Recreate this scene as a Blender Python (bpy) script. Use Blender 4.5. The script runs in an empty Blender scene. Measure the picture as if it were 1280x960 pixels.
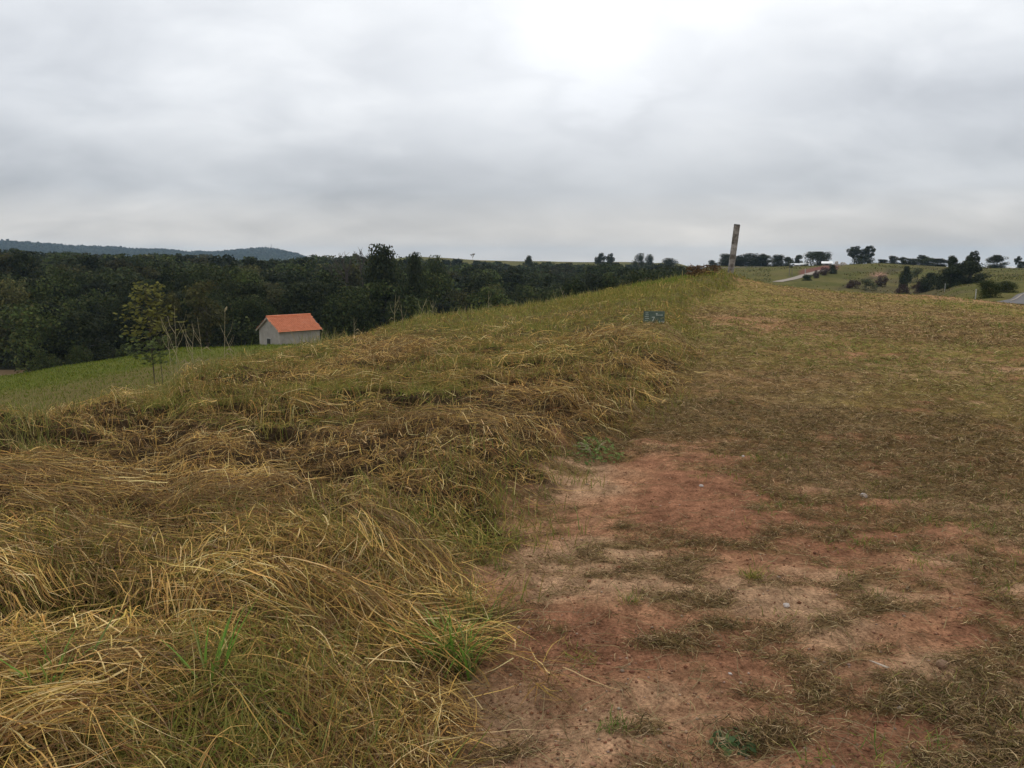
import bpy, math, random
import numpy as np
from mathutils import Vector, Matrix

rng = np.random.default_rng(7)
random.seed(7)
scene = bpy.context.scene
COL = scene.collection
EYE = 1.6
F = 1000.0                      # focal length in 1280-wide pixels
PITCH = math.atan(155 / F)

# ------------------------------------------------------------------ helpers
def tag(o, label=None, cat=None, group=None, kind=None):
    if label: o['label'] = label
    if cat: o['category'] = cat
    if group: o['group'] = group
    if kind: o['kind'] = kind
    return o

def empty(name, loc, rz=0.0, scale=(1, 1, 1)):
    o = bpy.data.objects.new(name, None)
    o.empty_display_size = 0.3
    COL.objects.link(o)
    o.location = loc; o.rotation_euler = (0, 0, rz); o.scale = scale
    return o

def link_mesh(name, me, mat=None, parent=None, smooth=False):
    o = bpy.data.objects.new(name, me)
    COL.objects.link(o)
    if mat is not None and not me.materials: me.materials.append(mat)
    if parent is not None: o.parent = parent
    if smooth: me.polygons.foreach_set('use_smooth', np.ones(len(me.polygons), dtype=bool))
    return o

def np_mesh(name, V, Fq, cols=None, tris=False):
    """mesh from vertex array and an (n,4) or (n,3) face array, optional per-vertex albedo"""
    me = bpy.data.meshes.new(name)
    V = np.asarray(V, dtype=np.float32); Fq = np.asarray(Fq, dtype=np.int32)
    k = Fq.shape[1]
    me.vertices.add(len(V)); me.vertices.foreach_set('co', V.ravel())
    me.loops.add(Fq.size); me.loops.foreach_set('vertex_index', Fq.ravel())
    me.polygons.add(len(Fq))
    me.polygons.foreach_set('loop_start', np.arange(0, Fq.size, k, dtype=np.int32))
    me.polygons.foreach_set('loop_total', np.full(len(Fq), k, dtype=np.int32))
    if cols is not None:
        a = me.attributes.new('tint', 'FLOAT_COLOR', 'POINT')
        c = np.ones((len(V), 4), dtype=np.float32); c[:, :3] = cols
        a.data.foreach_set('color', c.ravel())
    me.update(calc_edges=True)
    return me

class MB:
    """small mesh builder for boxes, tubes and free faces"""
    def __init__(self): self.v = []; self.f = []
    def add(self, vs, fs):
        b = len(self.v); self.v += [tuple(p) for p in vs]; self.f += [tuple(i + b for i in q) for q in fs]
    def box(self, c, s, M=None):
        x, y, z = s[0] / 2, s[1] / 2, s[2] / 2
        vs = [Vector((a * x, b * y, d * z)) + Vector(c) for d in (-1, 1) for b in (-1, 1) for a in (-1, 1)]
        if M is not None: vs = [M @ p for p in vs]
        self.add(vs, [(0, 2, 3, 1), (4, 5, 7, 6), (0, 1, 5, 4), (2, 6, 7, 3), (0, 4, 6, 2), (1, 3, 7, 5)])
    def tube(self, pts, rad, n=6, cap=True):
        pts = [Vector(p) for p in pts]; vs = []; fs = []
        up = Vector((0.31, 0.17, 0.93))
        for i, p in enumerate(pts):
            d = (pts[min(i + 1, len(pts) - 1)] - pts[max(i - 1, 0)]).normalized()
            s = d.cross(up)
            if s.length < 1e-3: s = d.cross(Vector((1, 0, 0)))
            s.normalize(); t = s.cross(d)
            for k in range(n):
                a = 2 * math.pi * k / n
                vs.append(p + (s * math.cos(a) + t * math.sin(a)) * rad[i])
        for i in range(len(pts) - 1):
            for k in range(n):
                fs.append((i * n + k, i * n + (k + 1) % n, (i + 1) * n + (k + 1) % n, (i + 1) * n + k))
        if cap: fs.append(tuple(range(n - 1, -1, -1))); fs.append(tuple((len(pts) - 1) * n + k for k in range(n)))
        self.add(vs, fs)
    def mesh(self, name):
        me = bpy.data.meshes.new(name); me.from_pydata(self.v, [], self.f); me.update(); return me
    def build(self, name, mat, parent=None, bevel=0.0, smooth=False):
        o = link_mesh(name, self.mesh(name), mat, parent, smooth)
        if bevel:
            m = o.modifiers.new('bevel', 'BEVEL'); m.width = bevel; m.segments = 2; m.limit_method = 'ANGLE'
        return o

# ------------------------------------------------------------------ noise
_P = np.random.default_rng(3).random((256, 256)).astype(np.float32)
def vnoise(x, y, seed=0):
    x = np.asarray(x, dtype=np.float64) + seed * 37.17; y = np.asarray(y, dtype=np.float64) + seed * 11.73
    xi = np.floor(x).astype(np.int64); yi = np.floor(y).astype(np.int64)
    fx = x - xi; fy = y - yi
    fx = fx * fx * fx * (fx * (fx * 6 - 15) + 10); fy = fy * fy * fy * (fy * (fy * 6 - 15) + 10)
    a = _P[xi & 255, yi & 255]; b = _P[(xi + 1) & 255, yi & 255]
    c = _P[xi & 255, (yi + 1) & 255]; d = _P[(xi + 1) & 255, (yi + 1) & 255]
    return (a + (b - a) * fx) * (1 - fy) + (c + (d - c) * fx) * fy
def fbm(x, y, seed=0, o=3, g=0.5):
    x = np.asarray(x, dtype=np.float64); y = np.asarray(y, dtype=np.float64)
    s = 0; a = 1; t = 0; r = 0.6
    for i in range(o):
        s = s + a * vnoise(x, y, seed + i * 5); t += a; a *= g
        x, y = (x * math.cos(r) - y * math.sin(r)) * 2.03, (x * math.sin(r) + y * math.cos(r)) * 2.03
    return s / t
def sst(a, b, x):
    t = np.clip((x - a) / (b - a), 0, 1); return t * t * (3 - 2 * t)
def lerp(a, b, t): return a + (b - a) * t

# ------------------------------------------------------------------ terrain
def az_of(u): return math.atan((u - 640) / F * math.cos(PITCH))
def s_of(v): return math.tan(math.atan((v - 480) / F) + PITCH)
def z_at(u, r, v): return EYE - s_of(v) * r * math.cos(az_of(u))

B = 0.27     # height of the hay bank above the track
def cr(r, v, b=B): return (r, ('v', v, b))
def vv(r, v): return (r, ('v', v, 0.0))
COLS = [
 (-260, [cr(6.5, 540, .38), (14, -1.6), (30, -5.2), (50, -8.2), (72, -10.3), (95, -13.2), (128, -13.2), (140, -12.5), (260, -5), (400, -2), (700, -3), (1500, -12)]),
 (-60,  [cr(7.6, 514, .36), (14, -1.35), (30, -4.9), vv(50, 499), vv(70, 478), vv(88, 467), (95, -13.0), (124, -13.2), (134, -12.4), (250, -5), (400, -2), (700, -3), (1500, -12)]),
 (0,    [cr(8.0, 506, .36), (14, -1.25), (30, -4.8), vv(50, 497), vv(70, 474), vv(88, 465.5), (95, -12.9), (122, -13.0), (132, -12), (250, -5), (400, -2), (700, -3), (1500, -12)]),
 (60,   [cr(8.9, 498, .36), (14, -1.1), (30, -4.4), vv(50, 488), vv(70, 466), vv(90, 455), (110, -12.6), (140, -11.5), (250, -5), (400, -2), (700, -3), (1500, -12)]),
 (130,  [cr(10, 492, .36), (15, -1.1), (30, -4.0), vv(50, 475), vv(70, 453), vv(85, 446), (105, -11.5), (140, -11), (250, -5), (400, -2), (700, -3), (1500, -12)]),
 (196,  [cr(11, 489, .36), (16, -1.2), (30, -3.8), vv(50, 463), vv(70, 442), vv(82, 437), (105, -10.6), (140, -11), (260, -5), (400, -2), (700, -3), (1500, -12)]),
 (222,  [cr(12.5, 452, .36), (18, -1.2), (35, -4.2), vv(60, 441), vv(72, 434), vv(80, 432), (105, -10.3), (140, -11), (260, -5), (400, -2), (700, -3), (1500, -12)]),
 (320,  [cr(14, 440, .36), (20, -1.3), (40, -4.2), vv(62, 432), vv(67, 431), (82, -7.9), (105, -9.8), (140, -11), (280, -6), (420, -2), (700, -3), (1500, -12)]),
 (400,  [cr(17, 424, .36), (24, -1.4), (45, -4.6), vv(64, 429), vv(68, 429), (86, -7.9), (110, -10), (140, -11.5), (280, -7), (420, -3), (600, -1), (1500, -12)]),
 (520,  [cr(22, 394, .34), (30, -1.3), (60, -6), (90, -9.5), (140, -13), (280, -10), (420, -6), vv(600, 319), (900, -6), (1500, -12)]),
 (620,  [cr(26, 384, .32), (36, -1.6), (60, -5.5), (90, -9.5), (140, -13), (280, -11), (420, -6), vv(600, 324), (900, -7), (1500, -12)]),
 (710,  [cr(30, 373, .3), (42, -1.2), (65, -5), (95, -9.5), (140, -13), (280, -11), (420, -6), vv(600, 327), (900, -7), (1500, -12)]),
 (790,  [cr(20, 384, .27), cr(34, 358, .27), (48, -.6), (70, -4.5), (95, -8), (140, -12), (280, -10), (420, -6), vv(600, 327.5), (900, -7), (1500, -12)]),
 (850,  [cr(20, 382, .25), cr(36, 349, .25), (50, -.6), (75, -4.5), (100, -7), (140, -9), (280, -7), (420, -4), vv(560, 329), (900, -9), (1500, -30)]),
 (885,  [cr(20, 383, .22), cr(35, 350, .15), (48, -.7), (75, -4), (110, -6.2), (160, -6), vv(230, 341), vv(300, 334), vv(340, 333), (420, -4), (700, -12), (1500, -55)]),
 (916,  [vv(20, 392), vv(34, 355), (46, -.5), (75, -3.6), (110, -6), (160, -6), vv(230, 345), vv(310, 333), vv(340, 332.5), (420, -4), (700, -12), (1500, -55)]),
 (960,  [vv(20, 396), vv(36, 358), vv(42, 354), (55, -1.2), (80, -3.9), (110, -6), (160, -6), vv(230, 346), vv(300, 334), vv(330, 332), (420, -4), (700, -12), (1500, -55)]),
 (1050, [vv(20, 400), vv(38, 367), vv(46, 363), (58, -2.0), (80, -4.2), (110, -6), (150, -6.4), vv(200, 356), vv(250, 341), vv(285, 331), vv(310, 329.5), (420, -4), (700, -12), (1500, -55)]),
 (1100, [vv(20, 402), vv(38, 370), vv(46, 366), (58, -2.2), (80, -4.4), (110, -6), (150, -6.4), vv(195, 360), vv(240, 344), vv(280, 330), vv(305, 327), (420, -4), (700, -12), (1500, -55)]),
 (1150, [vv(20, 404), vv(38, 372), vv(46, 367), (58, -2.2), (85, -4.4), (120, -6), (150, -6.4), vv(195, 362), vv(240, 347), vv(280, 333), vv(305, 330), (420, -4), (700, -12), (1500, -55)]),
 (1200, [vv(20, 407), vv(38, 376), vv(46, 370), (58, -2.3), vv(90, 371), vv(120, 364), vv(150, 356.5), vv(170, 355), vv(240, 345), vv(290, 335), vv(320, 333), (420, -4), (700, -12), (1500, -55)]),
 (1240, [vv(20, 409), vv(38, 380), vv(46, 376.5), vv(60, 377.5), vv(75, 374), vv(110, 366), vv(150, 356), vv(240, 343), vv(290, 335), vv(320, 333.5), (420, -4), (700, -12), (1500, -55)]),
 (1290, [vv(20, 413), vv(38, 386), vv(46, 383), vv(60, 380), vv(75, 375), vv(110, 366), vv(150, 356), vv(240, 343), vv(290, 335), vv(320, 333.5), (420, -4), (700, -12), (1500, -55)]),
 (1480, [vv(20, 420), vv(38, 396), vv(46, 393), vv(60, 389), vv(75, 383), vv(110, 372), vv(150, 360), vv(240, 345), vv(290, 335), vv(320, 333.5), (420, -4), (700, -12), (1500, -55)]),
]
LR0, LR1, NR = math.log(0.4), math.log(9000), 520
AZ0, AZ1, NA = -math.pi, math.pi, 2200
def build_table():
    lr = np.linspace(LR0, LR1, NR); rows = []; azs = []
    for u, prof in COLS:
        rs = [0.4]; zs = [0.0]
        for r, z in prof:
            if isinstance(z, tuple): z = z_at(u, r, z[1]) - z[2]
            rs.append(r); zs.append(z)
        if prof[0][0] < 20 or u < 760:   # stays close to the track level before it reaches the crest
            r0, z0 = rs[1], zs[1]
            rs[1:1] = [r0 * .35, r0 * .7]; zs[1:1] = [z0 * .12, z0 * .5]
        else:
            rs[1:1] = [6, 12]; zs[1:1] = [0.0, zs[1] * .35]
        rows.append(np.interp(lr, np.log(rs), zs)); azs.append(az_of(u))
    rows = np.array(rows); az = np.linspace(AZ0, AZ1, NA)
    T = np.empty((NA, NR))
    for j in range(NR): T[:, j] = np.interp(az, azs, rows[:, j])
    def blur(A, sig, axis, wrap):
        n = int(3 * sig) + 1; k = np.exp(-.5 * (np.arange(-n, n + 1) / sig) ** 2); k /= k.sum()
        A = np.moveaxis(A, axis, 0)
        P_ = np.concatenate([A[-n:], A, A[:n]]) if wrap else np.concatenate([np.repeat(A[:1], n, 0), A, np.repeat(A[-1:], n, 0)])
        out = sum(k[i] * P_[i:i + len(A)] for i in range(2 * n + 1))
        return np.moveaxis(out, 0, axis)
    T = blur(T, 2.2, 1, False); T = blur(T, 2.5, 0, True)
    return T
TAB = build_table()
FH_U = [-260, -60, 0, 50, 100, 200, 235, 270, 300, 330, 350, 372, 395, 420]
FH_V = [306, 303, 304, 307, 311, 314.5, 318, 318, 315, 312.5, 314.5, 320, 330, 345]
def table(x, y):
    r = np.maximum(np.hypot(x, y), .41); az = np.arctan2(x, y)
    j = (np.log(r) - LR0) / (LR1 - LR0) * (NR - 1); i = (az - AZ0) / (AZ1 - AZ0) * (NA - 1)
    j = np.clip(j, 0, NR - 1.001); i = np.clip(i, 0, NA - 1.001)
    j0 = j.astype(int); i0 = i.astype(int); fj = j - j0; fi = i - i0
    return (TAB[i0, j0] * (1 - fi) + TAB[i0 + 1, j0] * fi) * (1 - fj) + (TAB[i0, j0 + 1] * (1 - fi) + TAB[i0 + 1, j0 + 1] * fi) * fj

EDGE = np.array([(-.35, -3), (-.42, 1.5), (-.34, 2.4), (-.27, 3.5), (-.06, 4.6), (.36, 5.8), (1.15, 7.3), (1.95, 9.2), (2.75, 11.8), (3.3, 14.2), (3.75, 17.5), (4.7, 21.5), (6.2, 25.5), (8.2, 30), (9.6, 33.5), (11.5, 38), (15, 60)])
def edge_dist(x, y):
    """metres to the right of the bank's foot (negative = on the hay)"""
    return x - np.interp(y, EDGE[:, 1], EDGE[:, 0])

def hay_lumps(x, y):
    a = fbm(x * .75 + y * .25, y * 1.35 - x * .2, 11, 3) - .5
    b = fbm(x * 1.9 + y * .5, y * 3.4 - x * .5, 21, 3) - .5
    gap = sst(.56, .65, fbm(x * 2.0 + y * .4, y * 4.2 - x * .6, 31, 3)) * (1 - .6 * sst(6, 14, np.hypot(x, y)))
    return a, b, gap * sst(.15, 1.1, -edge_dist(x, y))
SGN = (2.83, 15.34)
def hay_mask(x, y):
    d = edge_dist(x, y) + (fbm(x * 1.3, y * 1.3, 41, 3) - .5) * .9 + (fbm(x * 4.5, y * 4.5, 43, 2) - .5) * .5
    clear = np.exp(-(((x - SGN[0] + .22) / .5) ** 2 + ((y - SGN[1] + 1.2) / 1.5) ** 2))
    return (1 - sst(-.22, .1, d)) * (1 - np.clip(clear * 1.6, 0, 1) * .93)
def terrain(x, y, fine=True):
    x = np.asarray(x, dtype=np.float64); y = np.asarray(y, dtype=np.float64)
    r = np.hypot(x, y)
    z = table(x, y)
    near = 1 - sst(44, 70, r)
    d = edge_dist(x, y)
    bank = 1 - sst(-.75, .1, d)
    z = z + B * bank * near
    if fine:
        hm = hay_mask(x, y) * near
        a, b, gap = hay_lumps(x, y)
        k = sst(0.8, 2.5, r)
        z = z + hm * k * (1 - np.exp(-(((x - SGN[0] + .35) / .8) ** 2 + ((y - SGN[1] + 1.9) / 2.3) ** 2))) * (.42 + .58 * sst(4.5, 8, r)) * (a * .17 + b * .13 + (fbm(x * 4.2, y * 6.0, 25, 3) - .5) * .13 - gap * .16)
        tr = (1 - hm) * near
        z = z + tr * ((fbm(x * .8, y * .8, 51, 2) - .5) * .07 + (fbm(x * 3.2, y * 4.5, 55, 4) - .5) * .06 + (fbm(x * 14, y * 17, 57, 3) - .5) * .016)
    # spoil heap at the foot of the timber post
    px, py = 9.9, 33.2
    z = z + .30 * np.exp(-(((x - 9.3) / 1.5) ** 2 + ((y - 33.0) / 1.7) ** 2))
    # far ground undulation
    far = sst(60, 140, r)
    z = z + far * (fbm(x / 45, y / 45, 61, 3) - .5) * 2.2 * sst(1.0, .2, np.abs(r - 300) / 1e9 + 0) * (1 - .6 * sst(.2, .3, np.arctan2(x, y)))
    # blue ridge far off on the left
    az = np.arctan2(x, y)
    vcr = np.interp(az, [az_of(u) for u in FH_U], FH_V)
    rc = 2500
    ph = EYE - np.tan(np.arctan((vcr - 480) / F) + PITCH) * rc * np.cos(az)
    bell = np.exp(-((r - rc) / 420) ** 2)
    z = np.where(r > 1100, z + bell * (np.maximum(ph, -14) + 12 + (fbm(x / 26, y / 60, 71, 3) - .5) * 9 * (vcr < 335)) , z)
    return z

def gz(x, y, fine=True): return float(terrain(np.array([x]), np.array([y]), fine)[0])
def spot(u, r):
    a = az_of(u); return r * math.sin(a), r * math.cos(a)

# ------------------------------------------------------------------ materials
def new_mat(name):
    m = bpy.data.materials.new(name); m.use_nodes = True
    nt = m.node_tree; nt.nodes.clear()
    out = nt.nodes.new('ShaderNodeOutputMaterial')
    return m, nt, out
def N(nt, t, **kw):
    n = nt.nodes.new(t)
    for k, v in kw.items(): setattr(n, k, v)
    return n
def noise_node(nt, scale, detail=4, rough=.6, coord=None, dist=0.0):
    n = N(nt, 'ShaderNodeTexNoise'); n.inputs['Scale'].default_value = scale; n.inputs['Detail'].default_value = detail
    n.inputs['Roughness'].default_value = rough; n.inputs['Distortion'].default_value = dist
    if coord is not None: nt.links.new(coord, n.inputs['Vector'])
    return n
def ramp(nt, fac, stops):
    n = N(nt, 'ShaderNodeValToRGB'); nt.links.new(fac, n.inputs['Fac'])
    e = n.color_ramp.elements
    while len(e) < len(stops): e.new(.5)
    for i, (p, c) in enumerate(stops): e[i].position = p; e[i].color = (*c, 1) if len(c) == 3 else c
    return n
def mixc(nt, a, b, fac, mode='MIX'):
    n = N(nt, 'ShaderNodeMix', data_type='RGBA', blend_type=mode)
    for s, v in ((6, a), (7, b), (0, fac)):
        if hasattr(v, 'links'): nt.links.new(v, n.inputs[s])
        else: n.inputs[s].default_value = v if s == 0 else (*v, 1)
    return n.outputs[2]

def blade_material(name, trans=.3, rough=.65, spec=.25):
    m, nt, out = new_mat(name)
    at = N(nt, 'ShaderNodeAttribute', attribute_name='tint')
    p = N(nt, 'ShaderNodeBsdfPrincipled'); p.inputs['Roughness'].default_value = rough
    p.inputs['Specular IOR Level'].default_value = spec
    nt.links.new(at.outputs['Color'], p.inputs['Base Color'])
    t = N(nt, 'ShaderNodeBsdfTranslucent'); nt.links.new(at.outputs['Color'], t.inputs['Color'])
    mx = N(nt, 'ShaderNodeMixShader'); mx.inputs[0].default_value = trans
    nt.links.new(p.outputs[0], mx.inputs[1]); nt.links.new(t.outputs[0], mx.inputs[2])
    nt.links.new(mx.outputs[0], out.inputs[0])
    return m
M_BLADE = blade_material('dry_blade', .22, .85, .06)
M_LEAF = blade_material('leaf', .22, .85, .08)

def simple_mat(name, col, rough=.8, var=.25, scale=8, bump=.0, spec=.3, col2=None, coord='Object'):
    m, nt, out = new_mat(name)
    tc = N(nt, 'ShaderNodeTexCoord')
    n = noise_node(nt, scale, 5, .65, tc.outputs[coord])
    c2 = col2 or tuple(c * (1 + var) for c in col)
    r_ = ramp(nt, n.outputs['Fac'], [(.3, tuple(c * (1 - var) for c in col)), (.7, c2)])
    p = N(nt, 'ShaderNodeBsdfPrincipled'); p.inputs['Roughness'].default_value = rough
    p.inputs['Specular IOR Level'].default_value = spec
    nt.links.new(r_.outputs[0], p.inputs['Base Color'])
    if bump:
        b = N(nt, 'ShaderNodeBump'); b.inputs['Strength'].default_value = bump; b.inputs['Distance'].default_value = .03
        nt.links.new(n.outputs['Fac'], b.inputs['Height']); nt.links.new(b.outputs[0], p.inputs['Normal'])
    nt.links.new(p.outputs[0], out.inputs[0])
    return m
M_BARK = simple_mat('bark', (.075, .06, .045), .9, .4, 6, .5)
M_PALEBARK = simple_mat('pale_bark', (.24, .21, .17), .9, .3, 6, .4)

# ground ------------------------------------------------------------
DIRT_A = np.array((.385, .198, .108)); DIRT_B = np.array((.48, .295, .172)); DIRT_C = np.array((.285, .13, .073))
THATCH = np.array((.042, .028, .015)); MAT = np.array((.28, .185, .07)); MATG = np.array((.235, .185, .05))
FIELD = np.array((.090, .088, .022)); FIELD2 = np.array((.135, .118, .036)); FORESTF = np.array((.03, .03, .015)); SOIL = np.array((.17, .075, .055))

def pix(x, y, z):
    """(u, v) of a point seen from the photographer's eye, used to lay out where the land's cover changes"""
    yc = y * math.cos(PITCH) - (z - EYE) * math.sin(PITCH); zc = y * math.sin(PITCH) + (z - EYE) * math.cos(PITCH)
    return 640 + F * x / np.maximum(yc, .01), 480 - F * zc / np.maximum(yc, .01)

def track_density(x, y):
    """how much cut grass lies on the track, 0..1"""
    d = edge_dist(x, y)
    n = fbm(x * .55 + 3, y * .8, 81, 3); n2 = fbm(x * 1.9, y * 3.6 - x * .4, 85, 3)
    far = sst(4.5, 7.2, y + .55 * x)
    n3 = fbm(x * 4.2, y * 8.5 - x * 1.5, 89, 3)
    base = .27 + .27 * np.maximum(sst(.45, 1.8, d - .35 * (fbm(x, y, 87, 2) - .5)), sst(5.9, 7.4, y)) + .16 * sst(6.6, 8.2, y) * sst(2.0, .6, d) + .34 * far
    q = base + (n - .5) * .30 + (n2 - .5) * .62 + (n3 - .5) * 1.5 * (1 - .35 * far) - .06 * (1 - far) - .07 * far
    # worn bare places
    for bx, by, sx, sy, a in ((4.9, 17.5, 1.1, 2.6, .55), (1.25, 5.9, .6, .8, .3), (1.3, 4.6, .55, 1.0, .2), (20.5, 36.5, 3.2, 3.5, .6), (7.2, 10.5, .9, 1.2, .35), (9.0, 33.0, 1.6, 1.6, .55), (5.6, 13, .8, .8, .2), (2.7, 3.6, .6, .5, .3)):
        q = q - a * np.exp(-(((x - bx) / sx) ** 2 + ((y - by) / sy) ** 2))
    return np.clip(q, 0, 1.1)

def ground_cover(x, y, z):
    r = np.hypot(x, y); az = np.arctan2(x, y)
    near = 1 - sst(46, 60, r)
    hm = hay_mask(x, y)
    td = track_density(x, y)
    n1 = fbm(x * 1.1, y * 1.4, 91, 4)[:, None]; n2 = fbm(x * 4, y * 5, 95, 3)[:, None]
    n1 = n1 - (.16 * np.exp(-(((x - .5) / .8) ** 2 + ((y - 2.35) / .45) ** 2)) + .12 * np.exp(-(((x - 1.35) / .5) ** 2 + ((y - 4.9) / .9) ** 2)) - .10 * np.exp(-(((x - .55) / .35) ** 2 + ((y - 3.7) / .7) ** 2)))[:, None]
    dirt = lerp(DIRT_A, DIRT_B, sst(.45, .68, n1)); dirt = lerp(dirt, DIRT_C, sst(.5, .3, n1) * .8)
    dirt = lerp(dirt, np.array((.36, .21, .10)), sst(9, 18, r)[:, None] * .65)
    n4 = fbm(x * 13, y * 16, 99, 3)[:, None]
    dirt = dirt * (.85 + .3 * n2) * (.55 + .9 * n4)
    g = fbm(x * .25, y * .25, 97, 3)
    n5 = fbm(x * 3.5, y * 9, 93, 3)[:, None]
    matc = lerp(MAT, MATG, sst(.42, .6, g + .12 * sst(15, 30, r))[:, None])
    matc = matc * (.55 + .9 * n5)
    tr = lerp(dirt, matc, (sst(.35, .75, td) * (.32 + .45 * sst(5, 10, r)))[:, None])
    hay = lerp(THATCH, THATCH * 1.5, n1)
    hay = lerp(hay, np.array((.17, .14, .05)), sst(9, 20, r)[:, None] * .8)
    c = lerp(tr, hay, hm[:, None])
    # land beyond the crest
    f = (fbm(x / 9, y / 9, 101, 4) * .55 + fbm(x / 2.2, y / 3.5, 103, 3) * .45)[:, None]
    fld = lerp(FIELD, FIELD2, sst(.38, .62, f))
    fld = lerp(fld, np.array((.15, .12, .045)), sst(.58, .72, fbm(x / 14, y / 14, 105, 3))[:, None] * .55)
    fld = lerp(fld, np.array((.105, .125, .02)), (sst(-.1, -.2, az) * .75)[:, None])
    wood = (sst(88, 104, r) * (1 - sst(430, 520, r)) * (az < az_of(880)) * (1 - sst(0, 1, (az - az_of(862)) * 30)))[:, None]
    fld = lerp(fld, FORESTF, wood)
    # right hillside: drier lower flank, gullies, ploughed strip
    u, v = pix(x, y, z)
    right = ((az > az_of(872)) & (r > 100)).astype(float)
    dry = sst(.42, .62, fbm(x / 16, y / 22, 111, 4)) * sst(1020, 1090, u) * sst(1260, 1180, u) * sst(328, 340, v) * right
    fld = lerp(fld, np.array((.105, .085, .04)), (dry * .85)[:, None])
    gul = np.exp(-((v - (362 - (u - 1045) * .33)) / 3.0) ** 2) * sst(1035, 1060, u) * sst(1150, 1110, u) * right * (r > 150)
    fld = lerp(fld, np.array((.06, .05, .025)), (gul * .8)[:, None])
    scar = np.exp(-(((u - 1098) / 9) ** 2 + ((v - 343) / 2.6) ** 2)) * right
    fld = lerp(fld, np.array((.34, .19, .13)), np.clip(scar * 1.3, 0, 1)[:, None])
    sx = sst(996, 1003, u) * sst(1052, 1046, u); mid = 341.5 - (u - 1000) * .19; 
    soil = sx * sst(4.5, 3.2, np.abs(v - mid)) * right * (r > 170)
    fld = lerp(fld, SOIL, soil[:, None])
    c = lerp(fld, c, near[:, None])
    crestgreen = sst(.55, .9, 1 - np.abs(r - 52) / 12) * (az > az_of(930))
    c = lerp(c, np.array((.14, .145, .04)), (crestgreen * .6)[:, None])
    hill = sst(1100, 1500, r)[:, None]
    c = lerp(c, np.array((.04, .05, .022)), hill)
    dirtmask = (1 - hm) * (1 - sst(.35, .8, td)) * near
    return c, dirtmask

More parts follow.
